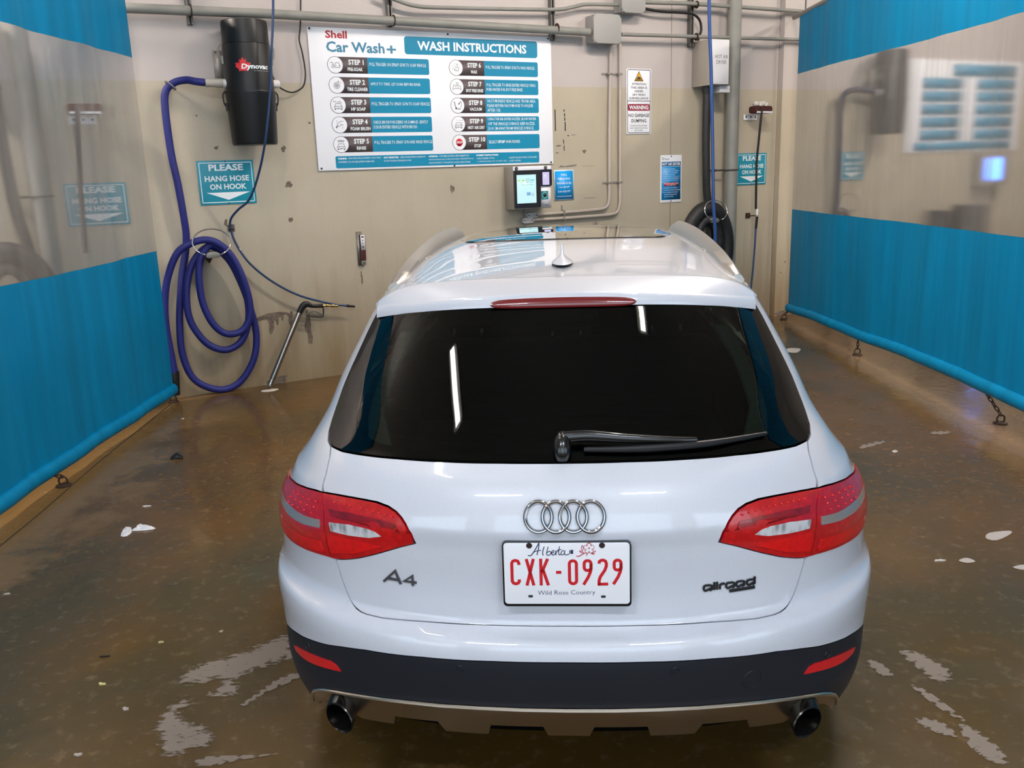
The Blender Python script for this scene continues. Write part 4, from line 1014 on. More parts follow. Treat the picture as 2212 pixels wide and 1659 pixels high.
def shifted(o, ds, label, group=None):
    c = copy_tree(o); c.location = Vector(c.location) + WALL_M @ Vector((ds, 0, 0)); c['label'] = label
    return c
shifted(DRB, -6.63, 'grey dryer box with white front blurred behind the left curtain window')
shifted(DPI, -6.63, 'grey vertical pipe blurred behind the left curtain window')
shifted(DRH, -6.45, 'black dryer hose coil blurred low behind the left curtain window')
t = thing('dark_shape', 'stand-in for unidentified dark shapes blurred just above the right curtain lower band', 'mat', (9.0, -.3, 0))  # cylinders standing in for dark shapes of unknown kind
obj('front_shape', MB().tube([(8.95, -.35, .15), (9.0, -.35, 1.10)], [.16, .15], 18), M_RUBBER, t)
obj('rear_shape', MB().tube([(9.55, -.35, .15), (9.58, -.35, 1.14)], [.22, .20], 18), M_RUBBER, t)
# ------------------------------------------------------------------ the car
# body surface in car coordinates: x right, y forward from the tail, z up. u runs from the tail centre (0) round the corner (1) and on along the side.
def pchip(tab):
    X = np.array([a for a, b in tab], float); Y = np.array([b for a, b in tab], float)
    h = np.diff(X); d = np.diff(Y) / h; m = np.zeros_like(Y); m[0] = d[0]; m[-1] = d[-1]
    for i in range(1, len(X) - 1):
        if d[i - 1] * d[i] > 0:
            w1 = 2 * h[i] + h[i - 1]; w2 = h[i] + 2 * h[i - 1]; m[i] = (w1 + w2) / (w1 / d[i - 1] + w2 / d[i])
    def f(x):
        x = np.clip(np.asarray(x, float), X[0], X[-1]); i = np.clip(np.searchsorted(X, x, 'right') - 1, 0, len(X) - 2); t = (x - X[i]) / h[i]
        return ((1 + 2 * t) * (1 - t) ** 2) * Y[i] + t * (1 - t) ** 2 * h[i] * m[i] + t * t * (3 - 2 * t) * Y[i + 1] + t * t * (t - 1) * h[i] * m[i + 1]
    return f
WZ = pchip([(.22, .78), (.32, .826), (.38, .848), (.43, .862), (.47, .876), (.54, .896), (.62, .903), (.70, .896), (.78, .891), (.86, .866), (.90, .839), (.93, .826), (.96, .80), (1.0, .77), (1.04, .745), (1.08, .724), (1.16, .696), (1.24, .661), (1.34, .613), (1.42, .56)])
YC = pchip([(.22, .12), (.30, .082), (.36, .056), (.42, .030), (.45, .020), (.52, .006), (.58, 0), (.612, .004), (.628, .018), (.640, .042), (.648, .060), (.66, .066), (.75, .064), (.85, .053), (.897, .045), (.94, .057), (.99, .082), (1.01, .098), (1.047, .150), (1.365, .527), (1.42, .588)])
LZ = pchip([(.22, .36), (.32, .40), (.40, .47), (.47, .57), (.54, .64), (.60, .65), (.9, .63), (1.0, .57), (1.05, .53), (1.36, .42), (1.42, .38)])
RZ = pchip([(.22, 0), (.67, 0), (.72, .003), (.80, .005), (.86, .008), (.889, .008), (.893, .001), (.895, 0), (1.42, 0)])
ZC = pchip([(.40, 1.42), (.52, 1.43), (.72, 1.447), (1.0, 1.466), (1.4, 1.486), (1.8, 1.492), (2.3, 1.484), (2.8, 1.463), (3.3, 1.42)])
_a = np.linspace(0, PI / 2, 4001); _X = np.sin(_a) ** (2 / 2.5); _Y = 1 - np.cos(_a)
_s = np.concatenate([[0], np.cumsum(np.hypot(np.diff(_X) * .9, np.diff(_Y) * .6))]); SL = float(_s[-1]); _s = _s / SL
def sm(x, a, b):
    t = np.clip((x - a) / (b - a), 0, 1); return t * t * (3 - 2 * t)
def S(u, z):
    u = np.asarray(u, float); z = np.asarray(z, float); a = np.abs(u); c = np.minimum(a, 1)
    X = np.sign(u) * np.interp(c, _s, _X); Y = np.interp(c, _s, _Y); F = np.maximum(a - 1, 0) * SL
    x = WZ(z) * X
    t = np.clip((z - 1.047) / .34, 0, 1)      # the rear glass is slightly convex
    y = YC(z) - .012 * 4 * t * (1 - t) + LZ(z) * Y + F + RZ(z) * (1 - sm(np.abs(x), .36, .62))
    q = np.clip((y - 3.7) / 1.02, 0, 1)
    x = x * np.sqrt(np.maximum(1 - q ** 3.0, 0))
    return np.stack([x, y, np.broadcast_to(z, np.shape(x))], -1)
def SN(u, z):
    e = 2e-4; a = S(u + e, z) - S(u - e, z); b = S(u, z + e) - S(u, z - e); n = np.cross(a, b)
    return n / np.maximum(np.linalg.norm(n, axis=-1, keepdims=True), 1e-12)
def UY(y, z):
    """u of the right side surface at distance y"""
    q = min(1, max(0, (z - 1.047) / .34)); y = y + .048 * q * (1 - q)
    t = (y - float(YC(z))) / float(LZ(z))
    return 1 + (y - float(YC(z)) - float(LZ(z))) / SL if t >= 1 else float(np.interp(t, _Y, _s))
def UX(x, z):
    return math.copysign(float(np.interp(abs(x) / float(WZ(z)), _X, _s)), x)
def onx(x, z, d=0.):
    u = UX(x, z); p = S(u, z) + SN(u, z) * d; return tuple(float(v) for v in p)

def inside(P, pts):
    P = np.asarray(P); x, y = pts[:, 0], pts[:, 1]; r = np.zeros(len(pts), bool); n = len(P); j = n - 1
    for i in range(n):
        xi, yi = P[i]; xj, yj = P[j]
        m = ((yi > y) != (yj > y)) & (x < (xj - xi) * (y - yi) / ((yj - yi) or 1e-12) + xi); r ^= m; j = i
    return r
def resample(P, h):
    out = []
    for i in range(len(P)):
        a = np.array(P[i], float); b = np.array(P[(i + 1) % len(P)], float); n = max(1, int(np.ceil(np.linalg.norm(b - a) / h)))
        out += [tuple(a + (b - a) * k / n) for k in range(n)]
    return out
def inset(P, g):
    A = sum(P[i][0] * P[(i + 1) % len(P)][1] - P[(i + 1) % len(P)][0] * P[i][1] for i in range(len(P)))
    sg = 1 if A > 0 else -1; out = []; n = len(P)
    for i in range(n):
        p, q, r = (np.array(P[(i + k) % n], float) for k in (-1, 0, 1))
        a = q - p; b = r - q; a /= max(np.linalg.norm(a), 1e-9); b /= max(np.linalg.norm(b), 1e-9)
        na = np.array([-a[1], a[0]]) * sg; nb = np.array([-b[1], b[0]]) * sg; m = na + nb; l = np.linalg.norm(m); m = m / l if l > 1e-6 else na
        out.append(tuple(q + m * g / max(.5, float(m @ na))))
    return out

def panel_mb(mb, outline, side=1, off=0., gap=.0025, rim=.014, h=.028, hole=None, bow=0.):
    P = [(u * SL, z) for u, z in outline]
    if gap:
        P0 = P; P = inset(P, gap)
        P = [(a, b if b0 > .668 or b0 < .625 else b0 + (b - b0) * .3) for (a, b), (a0, b0) in zip(P, P0)]
    B = resample(P, h); H = resample([(u * SL, z) for u, z in hole], h) if hole else []
    xs = np.arange(min(p[0] for p in B), max(p[0] for p in B), h); zs = np.arange(min(p[1] for p in B), max(p[1] for p in B), h * .8)
    G = np.array([(x, z) for z in zs for x in xs]) if len(xs) and len(zs) else np.zeros((0, 2))
    allb = np.array(B + H)
    if len(G):
        k = inside(B, G)
        if H: k &= ~inside(H, G)
        G = G[k]
    if len(G):
        d = np.min(np.hypot(G[:, None, 0] - allb[None, :, 0], G[:, None, 1] - allb[None, :, 1]), axis=1); G = G[d > h * .45]
    pts = B + H + [tuple(g) for g in G]
    nb, nh = len(B), len(H)
    ed = [(i, (i + 1) % nb) for i in range(nb)] + [(nb + i, nb + (i + 1) % nh) for i in range(nh)]
    r = delaunay_2d_cdt([Vector(p) for p in pts], ed, [], 0, 1e-6)
    V2 = np.array([tuple(v) for v in r[0]]); F = [tuple(f) for f in r[2]]
    cen = np.array([V2[list(f)].mean(0) for f in F]); k = inside(B, cen)
    if H: k &= ~inside(H, cen)
    F = [f for f, q in zip(F, k) if q]
    u = V2[:, 0] / SL * side; z = V2[:, 1]
    N = SN(u, z); Q = S(u, z) + N * off
    if bow:
        d = np.min(np.hypot(V2[:, None, 0] - allb[None, :, 0], V2[:, None, 1] - allb[None, :, 1]), axis=1)
        Q = Q + N * (bow * sm(d, 0, .03))[:, None]
    if side < 0: F = [f[::-1] for f in F]
    o = len(mb.v); mb.add(Q, F)
    if mb.n is None: mb.n = []
    mb.n += [tuple(n) for n in N]
    for loop in ([B] if not H else [B, H]):
        L = np.array(loop); u = L[:, 0] / SL * side; z = L[:, 1]; N = SN(u, z); A = S(u, z) + N * off; C = A - N * rim; n = len(L)
        area = np.sum(L[:, 0] * np.roll(L[:, 1], -1) - np.roll(L[:, 0], -1) * L[:, 1]); out = np.cross(np.roll(A, -1, 0) - np.roll(A, 1, 0), N)
        if area < 0: out = -out
        if side < 0: out = -out
        if loop is H: out = -out
        out = out / np.maximum(np.linalg.norm(out, axis=1, keepdims=True), 1e-9)
        o2 = len(mb.v); fl = (area > 0) ^ (side < 0) ^ (loop is H)
        FF = []
        for i in range(n):
            j = (i + 1) % n; q = (i, i + n, j + n, j); FF.append(q if fl else q[::-1])
        mb.add(list(A) + list(C), FF)
        mb.n += [tuple(x) for x in out] * 2
    return mb
def mirror(half):
    """right half outline starting and ending on the centre line -> full outline"""
    return half + [(-u, z) for u, z in half[::-1] if abs(u) > 1e-6]

CAR = thing('station_wagon', 'white station wagon parked tail first towards the camera in the wash bay', 'car', (0, 0, 0), 'car')
def cpart(name, mb, m, parent=None, **k): return obj(name, mb, m, parent or CAR, 'car', **k)
def cpanel(name, outline, m, parent=None, label=None, sides=(1,), **k):
    out = []
    for s in sides:
        mb = panel_mb(MB(), outline, s, **k); out.append(cpart(name, mb, m, parent, label=label))
    return out if len(out) > 1 else out[0]

def paint_material():
    t = NT('white pearl paint')
    t.b.inputs['Base Color'].default_value = lin('dcdfe6'); t.b.inputs['Roughness'].default_value = .35
    t.b.inputs['Coat Weight'].default_value = 1.0; t.b.inputs['Coat Roughness'].default_value = .02; t.b.inputs['Coat IOR'].default_value = 1.5
    tc = t.n('TexCoord'); v = t.n('TexNoise'); v.inputs['Scale'].default_value = 900; v.inputs['Detail'].default_value = 1; t.l(tc.outputs['Object'], v.inputs['Vector'])
    t.l(t.mix(t.rng(v.outputs['Fac'], .35, .65), lin('c1c4cd'), lin('cdcfd7')), t.b.inputs['Base Color'])
    return t.m
def tint_glass(name, tint, refl=1.):
    t = NT(name)
    tr = t.n('BsdfTransparent'); tr.inputs['Color'].default_value = tint
    gl = t.n('BsdfGlossy'); gl.inputs['Roughness'].default_value = .01; gl.inputs['Color'].default_value = (1, 1, 1, 1)
    fr = t.n('Fresnel'); fr.inputs['IOR'].default_value = 1.36
    m = t.n('MixShader'); t.l(t.math('MULTIPLY', fr.outputs[0], refl, True), m.inputs[0]); t.l(tr.outputs[0], m.inputs[1]); t.l(gl.outputs[0], m.inputs[2]); t.l(m.outputs[0], t.out.inputs['Surface'])
    return t.m
def lens_material(name, c1, c2, sc):
    t = NT(name)
    tc = t.n('TexCoord'); mp = t.n('Mapping'); mp.inputs['Scale'].default_value = sc; t.l(tc.outputs['Object'], mp.inputs['Vector'])
    v = t.n('TexVoronoi'); v.inputs['Scale'].default_value = 60; t.l(mp.outputs[0], v.inputs['Vector'])
    t.l(t.mix(t.rng(v.outputs['Distance'], .1, .6), lin(c2), lin(c1)), t.b.inputs['Base Color'])
    t.b.inputs['Roughness'].default_value = .35; t.b.inputs['Coat Weight'].default_value = .7; t.b.inputs['Coat Roughness'].default_value = .02
    return t.m
M_PAINT = paint_material()
M_GLASS = tint_glass('privacy glass', (.15, .19, .165, 1), .75); M_GLASSC = tint_glass('windshield glass', (.6, .66, .62, 1))
M_FRIT = mat('black ceramic edge', '08090d', .3, spec=.1)
M_CLAD = mat('dark grey cladding', '1d2027', .45, spec=.35, bump=.06, bscale=500)
M_SKID = mat('brushed aluminium skid', 'b9ad9d', .32, 1.)
M_LENS = lens_material('red lamp lens', 'b0040e', 'c80c14', (1, .3, 1)); M_LENSD = lens_material('deep red lamp lens', '8c040c', '6a040a', (1, .3, 1.4)); M_LENSB = lens_material('bright red lamp lens', 'd4060e', 'c0060c', (1, .3, 1))
M_STRIP = lens_material('clear lamp lens', 'c9c9cc', '77787c', (1, .3, .4))
M_GLOSSB = mat('gloss black', '0a0a0c', .25, coat=.4)
M_ALU = mat('satin aluminium rail', 'a3a09b', .38, .9)

SEAM = [(.530, .768), (.524, .745), (.518, .725), (.512, .706), (.505, .688), (.498, .672), (.490, .659), (.481, .650), (.470, .645), (.456, .6425), (.44, .6415), (.40, .6415), (.30, .6455), (.15, .6485), (0, .649)]
SEAMUP = [(.622, .934), (.640, .948), (.655, .975), (.68, 1.012), (.703, 1.031)]
GBOT = [(0, 1.049), (.16, 1.049), (.31, 1.047), (.44, 1.0435), (.54, 1.0385), (.64, 1.0325), (.703, 1.031)]
GSIDE = [(.703, 1.031), (.735, 1.037), (.765, 1.052), (.785, 1.075), (.795, 1.10), (.803, 1.16), (.812, 1.23), (.823, 1.31), (.823, 1.335)]
INLOW = [(.530, .768), (.505, .774), (.482, .782), (.459, .791), (.418, .811), (.361, .841), (.326, .857)]
INUP = [(.326, .857), (.340, .882), (.357, .908), (.370, .922), (.388, .934), (.412, .9425), (.447, .9475), (.485, .947), (.523, .945), (.57, .941), (.615, .935), (.622, .934)]
DIV = [(.622, .934), (.603, .908), (.582, .878), (.562, .828), (.548, .790), (.540, .767)]
OUTUP = [(.622, .934), (.655, .930), (.683, .925), (.725, .918), (.77, .909), (.81, .902), (.847, .893), (.905, .880), (.96, .868), (1.01, .855), (1.035, .840), (1.045, .818)]
OUTLOW = [(1.045, .818), (1.035, .795), (1.0, .772), (.95, .757), (.90, .748), (.85, .744), (.787, .743), (.73, .746), (.667, .753), (.63, .757), (.592, .762), (.560, .766), (.540, .767)]
# tailgate
half = SEAM[::-1] + INLOW[1:] + INUP[1:-1] + SEAMUP + GBOT[::-1][1:]
half = [(0, .649)] + SEAM[::-1][1:] + INLOW[1:] + INUP[1:-1] + SEAMUP + GBOT[::-1][1:]
cpanel('tailgate', mirror(half), M_PAINT, gap=.0034)
# lamps
for s in (1, -1):
    inn = INLOW[::-1] + [(.540, .767)] + DIV[::-1][1:-1] + INUP[::-1][:-1]
    l = cpanel('inner_tail_lamp', inn, M_LENS, sides=(s,), off=.004, gap=.0012, rim=.02, h=.016, bow=.004)
    cpart('clear_strip', panel_mb(MB(), [(.405, .868), (.435, .858), (.489, .852), (.545, .849), (.557, .872), (.498, .882), (.45, .8825), (.425, .878)], s, .0088, 0, .003, .012), M_STRIP, l)
    cpart('lower_reflector', panel_mb(MB(), [(.40, .838), (.47, .803), (.535, .786), (.548, .812), (.548, .838), (.46, .842)], s, .0086, 0, .003, .012), M_LENSB, l)
    cpart('dark_band', panel_mb(MB(), [(.363, .886), (.395, .888), (.45, .893), (.50, .893), (.562, .888), (.575, .905), (.50, .912), (.43, .912), (.38, .908)], s, .0085, 0, .003, .012), M_LENSD, l)
    mb = MB()
    for k in range(11):
        u = s * (.39 + .017 * k); z = .922 + .006 * math.sin(k * .29)
        p = S(u, z) + SN(u, z) * .0085; mb.lathe([(.0030, 0), (.002, -.002)], tuple(p), 8, 'y')
    cpart('led_dots', mb, mat('led red', 'd8242c', .2), l)
    l = cpanel('outer_tail_lamp', DIV[::-1][:-1] + OUTUP + OUTLOW[1:-1], M_LENS, sides=(s,), off=.004, gap=.0012, rim=.02, h=.016, bow=.004)
    cpart('clear_strip', panel_mb(MB(), [(.582, .846), (.65, .833), (.72, .828), (.79, .828), (.845, .832), (.855, .850), (.79, .853), (.70, .856), (.65, .859), (.592, .868)], s, .0088, 0, .003, .012), mat('smoky lamp strip', '8b8480', .25, coat=1.), l)
    cpart('lower_reflector', panel_mb(MB(), [(.560, .778), (.64, .768), (.73, .760), (.80, .760), (.80, .785), (.70, .792), (.64, .797), (.575, .808)], s, .0086, 0, .003, .012), M_LENSB, l)
    mb = MB()
    for k in range(5):
        for j in range(3):
            u = s * (.628 + .030 * k); z = .908 - .008 * k * .5 - .016 * j
            p = S(u, z) + SN(u, z) * .0088; mb.lathe([(.0038, 0), (.0028, -.002)], tuple(p), 8, 'y')
    cpart('led_dots', mb, mat('led red', 'd8242c', .2), l)
# quarter panels: lamp, glass edge, roof edge, side window opening, wheel arch
def Ys(pts, closed=False):
    out = []; n = len(pts)
    for i in range(n):
        a, b = pts[i], pts[(i + 1) % n]; k = max(1, int(math.hypot(b[0] - a[0], b[1] - a[1]) / .04)) if (closed or i < n - 1) else 1
        out += [(a[0] + (b[0] - a[0]) * j / k, a[1] + (b[1] - a[1]) * j / k) for j in range(k)]
    return [(UY(y, z), z) for y, z in out]
AX, AZ, AR = .985, .345, .375
def arch(a0, a1, R=AR, cx=AX, n=14):
    return [(cx + R * math.cos(math.radians(a0 + (a1 - a0) * k / n)), AZ + R * math.sin(math.radians(a0 + (a1 - a0) * k / n))) for k in range(n + 1)]
q = SEAMUP + GSIDE[1:] + [(.84, 1.36), (.87, 1.385)] + Ys([(1.0, 1.385), (1.16, 1.385), (1.13, 1.345), (1.07, 1.20), (1.02, 1.07), (1.03, 1.035), (1.62, 1.022), (1.62, .75), (1.60, .32), (1.36, .32)]) + Ys(arch(0, 126)) + Ys([(.762, .72), (.762, .79)]) + OUTUP[::-1][:-1]
cpanel('quarter_panel', q, M_PAINT, sides=(1, -1), h=.035, gap=.0032)
# bumper cover, cladding, skid plate
BW = [(0, .584), (.15, .583), (.30, .577), (.44, .564), (.506, .550), (.562, .534), (.62, .521), (.665, .511), (.705, .504), (.77, .489), (.835, .473), (.90, .460), (.95, .452)]
AR1 = [(y, z) for y, z in arch(163, 127, n=8)]
half = [(0, .584)] + BW[1:] + Ys(AR1) + Ys([(.762, .72), (.762, .79)])[:] + OUTLOW[1:] + [(.530, .767)] + SEAM[1:]
cpanel('rear_bumper', mirror(half), M_PAINT, gap=.0018)
SKT = [(0, .443), (.10, .443), (.195, .442), (.28, .438), (.368, .432), (.425, .425), (.478, .417), (.53, .407), (.58, .396), (.628, .382), (.665, .366), (.695, .350), (.715, .333), (.737, .312), (.755, .292)]
half = BW[::-1]
half = [(0, .4435)] + SKT[1:] + [(.765, .284)] + Ys([(.60, .284), (.632, .30)]) + Ys(arch(180, 165, n=4)) + BW[::-1]
clad = cpanel('lower_cladding', mirror(half), M_CLAD, gap=.0015)
TEETH = [(0, .338), (.048, .338), (.058, .374), (.175, .373), (.186, .335), (.29, .333), (.302, .369), (.41, .363), (.425, .330), (.525, .318)]
CUT = [(.535, .324), (.543, .345), (.565, .352), (.590, .353), (.62, .347), (.65, .336), (.69, .312), (.735, .278)]

half = TEETH + CUT + [(.757, .284)] + SKT[::-1]
cpanel('skid_plate', mirror(half), M_SKID, gap=.001, off=.003, h=.02)
mb = MB(); mb.tube([tuple(S(u, z - .003) + SN(u, z) * .004) for u, z in [(-a, b) for a, b in SKT[::-1]] + SKT[1:]], .0055, 8)  # rim highlight of the silver edge, added as a brighter strip
cpart('skid_edge_highlight', mb, mat('aluminium edge highlight', 'd8cdbd', .3, 1.))
for s in (1, -1):
    r = cpanel('rear_reflector', [(.533, .470), (.575, .462), (.60, .457), (.65, .448), (.70, .443), (.74, .443), (.752, .453), (.72, .461), (.69, .467), (.62, .480), (.562, .489), (.546, .486)], mat('reflector red', 'd01420', .25, coat=1.), clad, sides=(s,), off=.003, gap=0, h=.014)
for u, z in ((-.65, .492), (-.222, .556), (.219, .555), (.60, .497)):
    p = S(u, z); n = SN(u, z); A = Vector(n); B = A.orthogonal().normalized(); C = A.cross(B)
    P = [Vector(p) + A * .001 + (B * math.cos(a) + C * math.sin(a)) * .0095 for a in [2 * PI * k / 18 for k in range(18)]]
    cpart('parking_sensor', MB().tube(P, .0014, 6, True), mat('sensor ring', '15161a', .5), clad)
u, z = .392, .497
p = Vector(S(u, z)); A = Vector(SN(u, z)); B = A.orthogonal().normalized(); C = A.cross(B)
cpart('tow_eye_cover', MB().tube([p + (B * math.cos(a) + C * math.sin(a)) * .026 for a in [2 * PI * k / 26 for k in range(26)]], .0012, 6, True), mat('sensor ring', '15161a', .5), clad)
# exhaust tail pipes
for s in (1, -1):
    mb = MB(); mb.lathe([(.036, .30), (.038, .006), (.0405, .0), (.0435, .004), (.0435, .22)], (s * .617, .118, .343), 32, 'y', cap=False)
    mb.v = [(x, y + (abs(x) - .617) * .6, z + (y - .118) * .12) for x, y, z in mb.v]; cpart('exhaust_pipe', mb, mat('dark chrome exhaust', '3a3836', .22, .9), label='dark exhaust pipe')
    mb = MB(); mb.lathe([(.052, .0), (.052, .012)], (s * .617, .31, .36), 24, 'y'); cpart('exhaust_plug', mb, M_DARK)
# rear glass with its black border
gl_half = GBOT + GSIDE[1:] + [(.81, 1.35), (.65, 1.375), (.45, 1.392), (.25, 1.40), (0, 1.402)]
RG = cpanel('rear_window', mirror(gl_half), M_GLASS, gap=.001, rim=.004)
fr_in = [(0, 1.066), (.35, 1.066), (.51, 1.066), (.56, 1.068), (.60, 1.074), (.63, 1.088), (.648, 1.110), (.661, 1.153), (.675, 1.225), (.68, 1.29), (.66, 1.325), (.60, 1.352), (.50, 1.366), (.3, 1.378), (0, 1.38)]
cpart('black_border', panel_mb(MB(), mirror(gl_half), 1, -.0035, .002, .002, .02, hole=mirror(fr_in)), M_FRIT, RG)
mb = MB()
for k in range(15):
    z = 1.085 + .019 * k; w = .60 + (.03 if z > 1.12 else 0)
    mb.tube([tuple(S(u, z) - SN(u, z) * .003) for u in np.linspace(-w, w, 25)], .0004, 4)
cpart('heating_wires', mb, mat('heating wire', '2a1c16', .6), RG)

def roofz(x, y): return float(ZC(y)) - .022 * (x / .52) ** 2 - .06 * abs(x / .59) ** 9
def yseam(x): return .702 + .06 * (x / .55) ** 2
def yte(x): return .540 + .80 * abs(x) ** 2.7
def zte(x): return 1.381 - .265 * abs(x) ** 3
def zcr(x): return 1.419 - .165 * x * x
# roof skin
XE = .586
def rf(a, b):
    x = (2 * a - 1) * XE; x = math.copysign(XE * (1 - (1 - abs(x) / XE) ** 1.3), x); y = yseam(x) + .004 + (3.12 + .10 * (1 - (x / XE) ** 2) - yseam(x)) * b
    return (x, y, roofz(x, y))
mb = MB().grid(rf, 64, 90)
for sgn in (0, 1): mb.grid(lambda a, b: (lambda p: (p[0] - (.012 * b if sgn else -.012 * b), p[1], p[2] - .05 * b))(rf(float(sgn), a)), 60, 1)
mb.grid(lambda a, b: (lambda p: (p[0], p[1] + .004 * b, p[2] - .02 * b))(rf(a, 0.)), 64, 1)
roof = cpart('roof', mb, M_PAINT)
# spoiler with the high brake lamp
XS = .573
def sp(a, b):
    x = (2 * a - 1) * XS; yc = yte(x) + .022; zc = zcr(x); ys = yseam(x)
    if b <= .6:
        t = 1 - b / .6; y = yc + (ys - yc) * t; z = roofz(x, y) - (roofz(x, yc) - zc) * (1 - t) ** 1.5; return (x, y, z)
    if b <= .8:
        t = (b - .6) / .2; y = yc + (yte(x) - yc) * math.sin(t * PI / 2); z = zc + (zte(x) - zc) * (1 - math.cos(t * PI / 2)) ** .85; return (x, y, z)
    t = (b - .8) / .2; return (x, yte(x) + (.05 * t), zte(x) + .004 * t)
mb = MB().grid(sp, 72, 40)
for sgn in (0., 1.):
    o = len(mb.v); mb.add([sp(sgn, k / 40) for k in range(41)], [tuple(range(41))])
spl = cpart('roof_spoiler', mb, M_PAINT, angle=60)
BXL = .208
def bl(a, b):
    x = (2 * a - 1) * BXL; e = 1 - abs(2 * a - 1) ** 9; hh = e ** .5
    z = zte(x) - .003 + (.5 - .5 * hh + b * hh) * (zcr(x) - .009 - zte(x)); 
    t = (z - zte(x)) / (zcr(x) - zte(x)); y = yte(x) + .022 * max(0, t) ** 1.6 - .004 - .003 * math.sin(PI * b)
    return (x, y, z)
cpart('high_brake_lamp', MB().grid(bl, 60, 8), mat('brake lamp red', '6e060c', .25, coat=1.), spl)
mb = MB().grid(lambda a, b: (lambda p: (p[0], p[1] + .004 + .02 * b, p[2] - .012 * b))(bl(a, 0.)), 40, 2); cpart('lamp_shadow_gap', mb, M_GLOSSB, spl)
# roof rails: flat bands standing on the roof edge
def rail_h(y): return float(np.interp(y, [.92, 1.0, 1.2, 1.5, 1.9, 2.3, 2.55, 2.64, 2.68], [.004, .014, .028, .040, .052, .060, .060, .050, .010]))
for s in (1, -1):
    V = []; ys = list(np.linspace(.92, 2.55, 34)) + [2.60, 2.64, 2.66, 2.68]
    for y in ys:
        h = rail_h(y); w = min(1, (y - .90) / .12)
        xo = .572; xi = .572 - .050 * (.55 + .45 * w)
        zo, zi = roofz(.568, y), roofz(xi, y)
        V += [(s * (xo - .002), y, zo - .015), (s * (xo + .004), y, zo + h * .75), (s * (xo - .004), y, zo + h + .012), (s * (xo - .016), y, zi + h * .92), (s * (xi + .004), y, zi + h * .55), (s * (xi - .004), y, zi - .006)]
    F = []
    for k in range(len(ys) - 1):
        for q in range(5): F.append((k * 6 + q, k * 6 + q + 1, k * 6 + 7 + q, k * 6 + 6 + q))
    F += [tuple(range(6)), tuple((len(ys) - 1) * 6 + q for q in range(6))]
    rr = cpart('roof_rail', MB().add(V, F), M_ALU, angle=50)
    mb = MB()
    for y0, y1 in ((2.02, 2.30),):
        x0 = s * .5265; mb.add([(x0, y0, roofz(.52, y0) + .006), (x0, y1, roofz(.52, y1) + .006), (x0 + s * .004, y1, roofz(.52, y1) + .030), (x0 + s * .002, (y0 + y1) / 2, roofz(.52, 2.1) + .020)], [(0, 1, 2, 3)])
    cpart('rail_slot', mb, M_GLOSSB, rr)
    for y in (1.42, 2.56):
        mb = MB(); z = roofz(.535, y); mb.rbox(s * .525 - .012, s * .525 + .012, y - .04, y + .04, z - .008, z + .012, .006); cpart('rail_foot', mb, M_ALU, rr, bevel=.003)
# sunroof glass and aerial
def sg(a, b):
    y = 1.55 + .70 * b; e = .41 + .015 * math.sin(PI * b) - .05 * max(0, (.12 - b) / .12) ** 2 - .05 * max(0, (b - .9) / .1) ** 2; x = (2 * a - 1) * e; y += .11 * (x / .41) ** 2 * (1 - b)
    return (x, y, roofz(x, y) + .0045)
mb = MB().grid(sg, 40, 30); 
mb.grid(lambda a, b: (lambda p: (p[0] * (1 + .02 * b), p[1] - .012 * b, p[2] - .0045 * b))(sg(a, 0.)), 40, 1)
def sg2(a, b):
    x = (2 * a - 1) * .415; y = 2.27 + .62 * b + .0 * x; return (x, y, roofz(x, y) + .0045)
SG = cpart('sunroof_glass', mb, mat('sunroof glass', '0b0d0c', .02, spec=.9, coat=1., coat_rough=.0))
cpart('front_sunroof_glass', MB().grid(sg2, 30, 20), MATS['sunroof glass'])
mb = MB()
def fin(t, a):
    e_ = math.exp(-(t / .30) ** 2); L_ = .055 * e_ + .030 * (1 - t) + .008; w = .027 * e_ ** 1.3 + .0035 + .004 * (1 - t)
    return (-.003 + w * math.cos(a), .935 + .03 * t - .015 + L_ * math.sin(a), roofz(0, .93) + .004 + .058 * t ** 1.1)
V = [fin(k / 10, 2 * PI * j / 20) for k in range(11) for j in range(20)]
F = [(k * 20 + j, k * 20 + (j + 1) % 20, (k + 1) * 20 + (j + 1) % 20, (k + 1) * 20 + j) for k in range(10) for j in range(20)] + [tuple(200 + j for j in range(20))]
an = cpart('roof_aerial', MB().add(V, F), M_PAINT)
cpart('aerial_gasket', MB().add([(-.003 + .033 * math.cos(a), .92 + .083 * math.sin(a), roofz(0, .92) + q) for q in (.0, .006) for a in [2 * PI * k / 24 for k in range(24)]], [tuple(range(24, 48))] + [(i, (i + 1) % 24, 24 + (i + 1) % 24, 24 + i) for i in range(24)]), M_RUBBER, an)
# rear wiper
def gp(x, z, d): return onx(x, z, d)
mb = MB().tube([gp(-.004, 1.062, .0), gp(-.004, 1.066, .014), gp(-.004, 1.080, .024), gp(-.004, 1.096, .018)], [.024, .024, .020, .010], 16, sub=3); W = cpart('rear_wiper', mb, M_GLOSSB)
cpart('wiper_arm', MB().tube([gp(0, 1.085, .026), gp(.06, 1.086, .030), gp(.16, 1.081, .024), gp(.28, 1.075, .018), gp(.33, 1.073, .016)], [.016, .015, .012, .009, .007], 12, sub=4, flat=.7), M_GLOSSB, W)
cpart('wiper_blade', MB().tube([gp(.05, 1.068, .010), gp(.2, 1.066, .011), gp(.36, 1.066, .011), gp(.52, 1.066, .010)], [.006, .010, .009, .005], 10, sub=4), M_RUBBER, W)
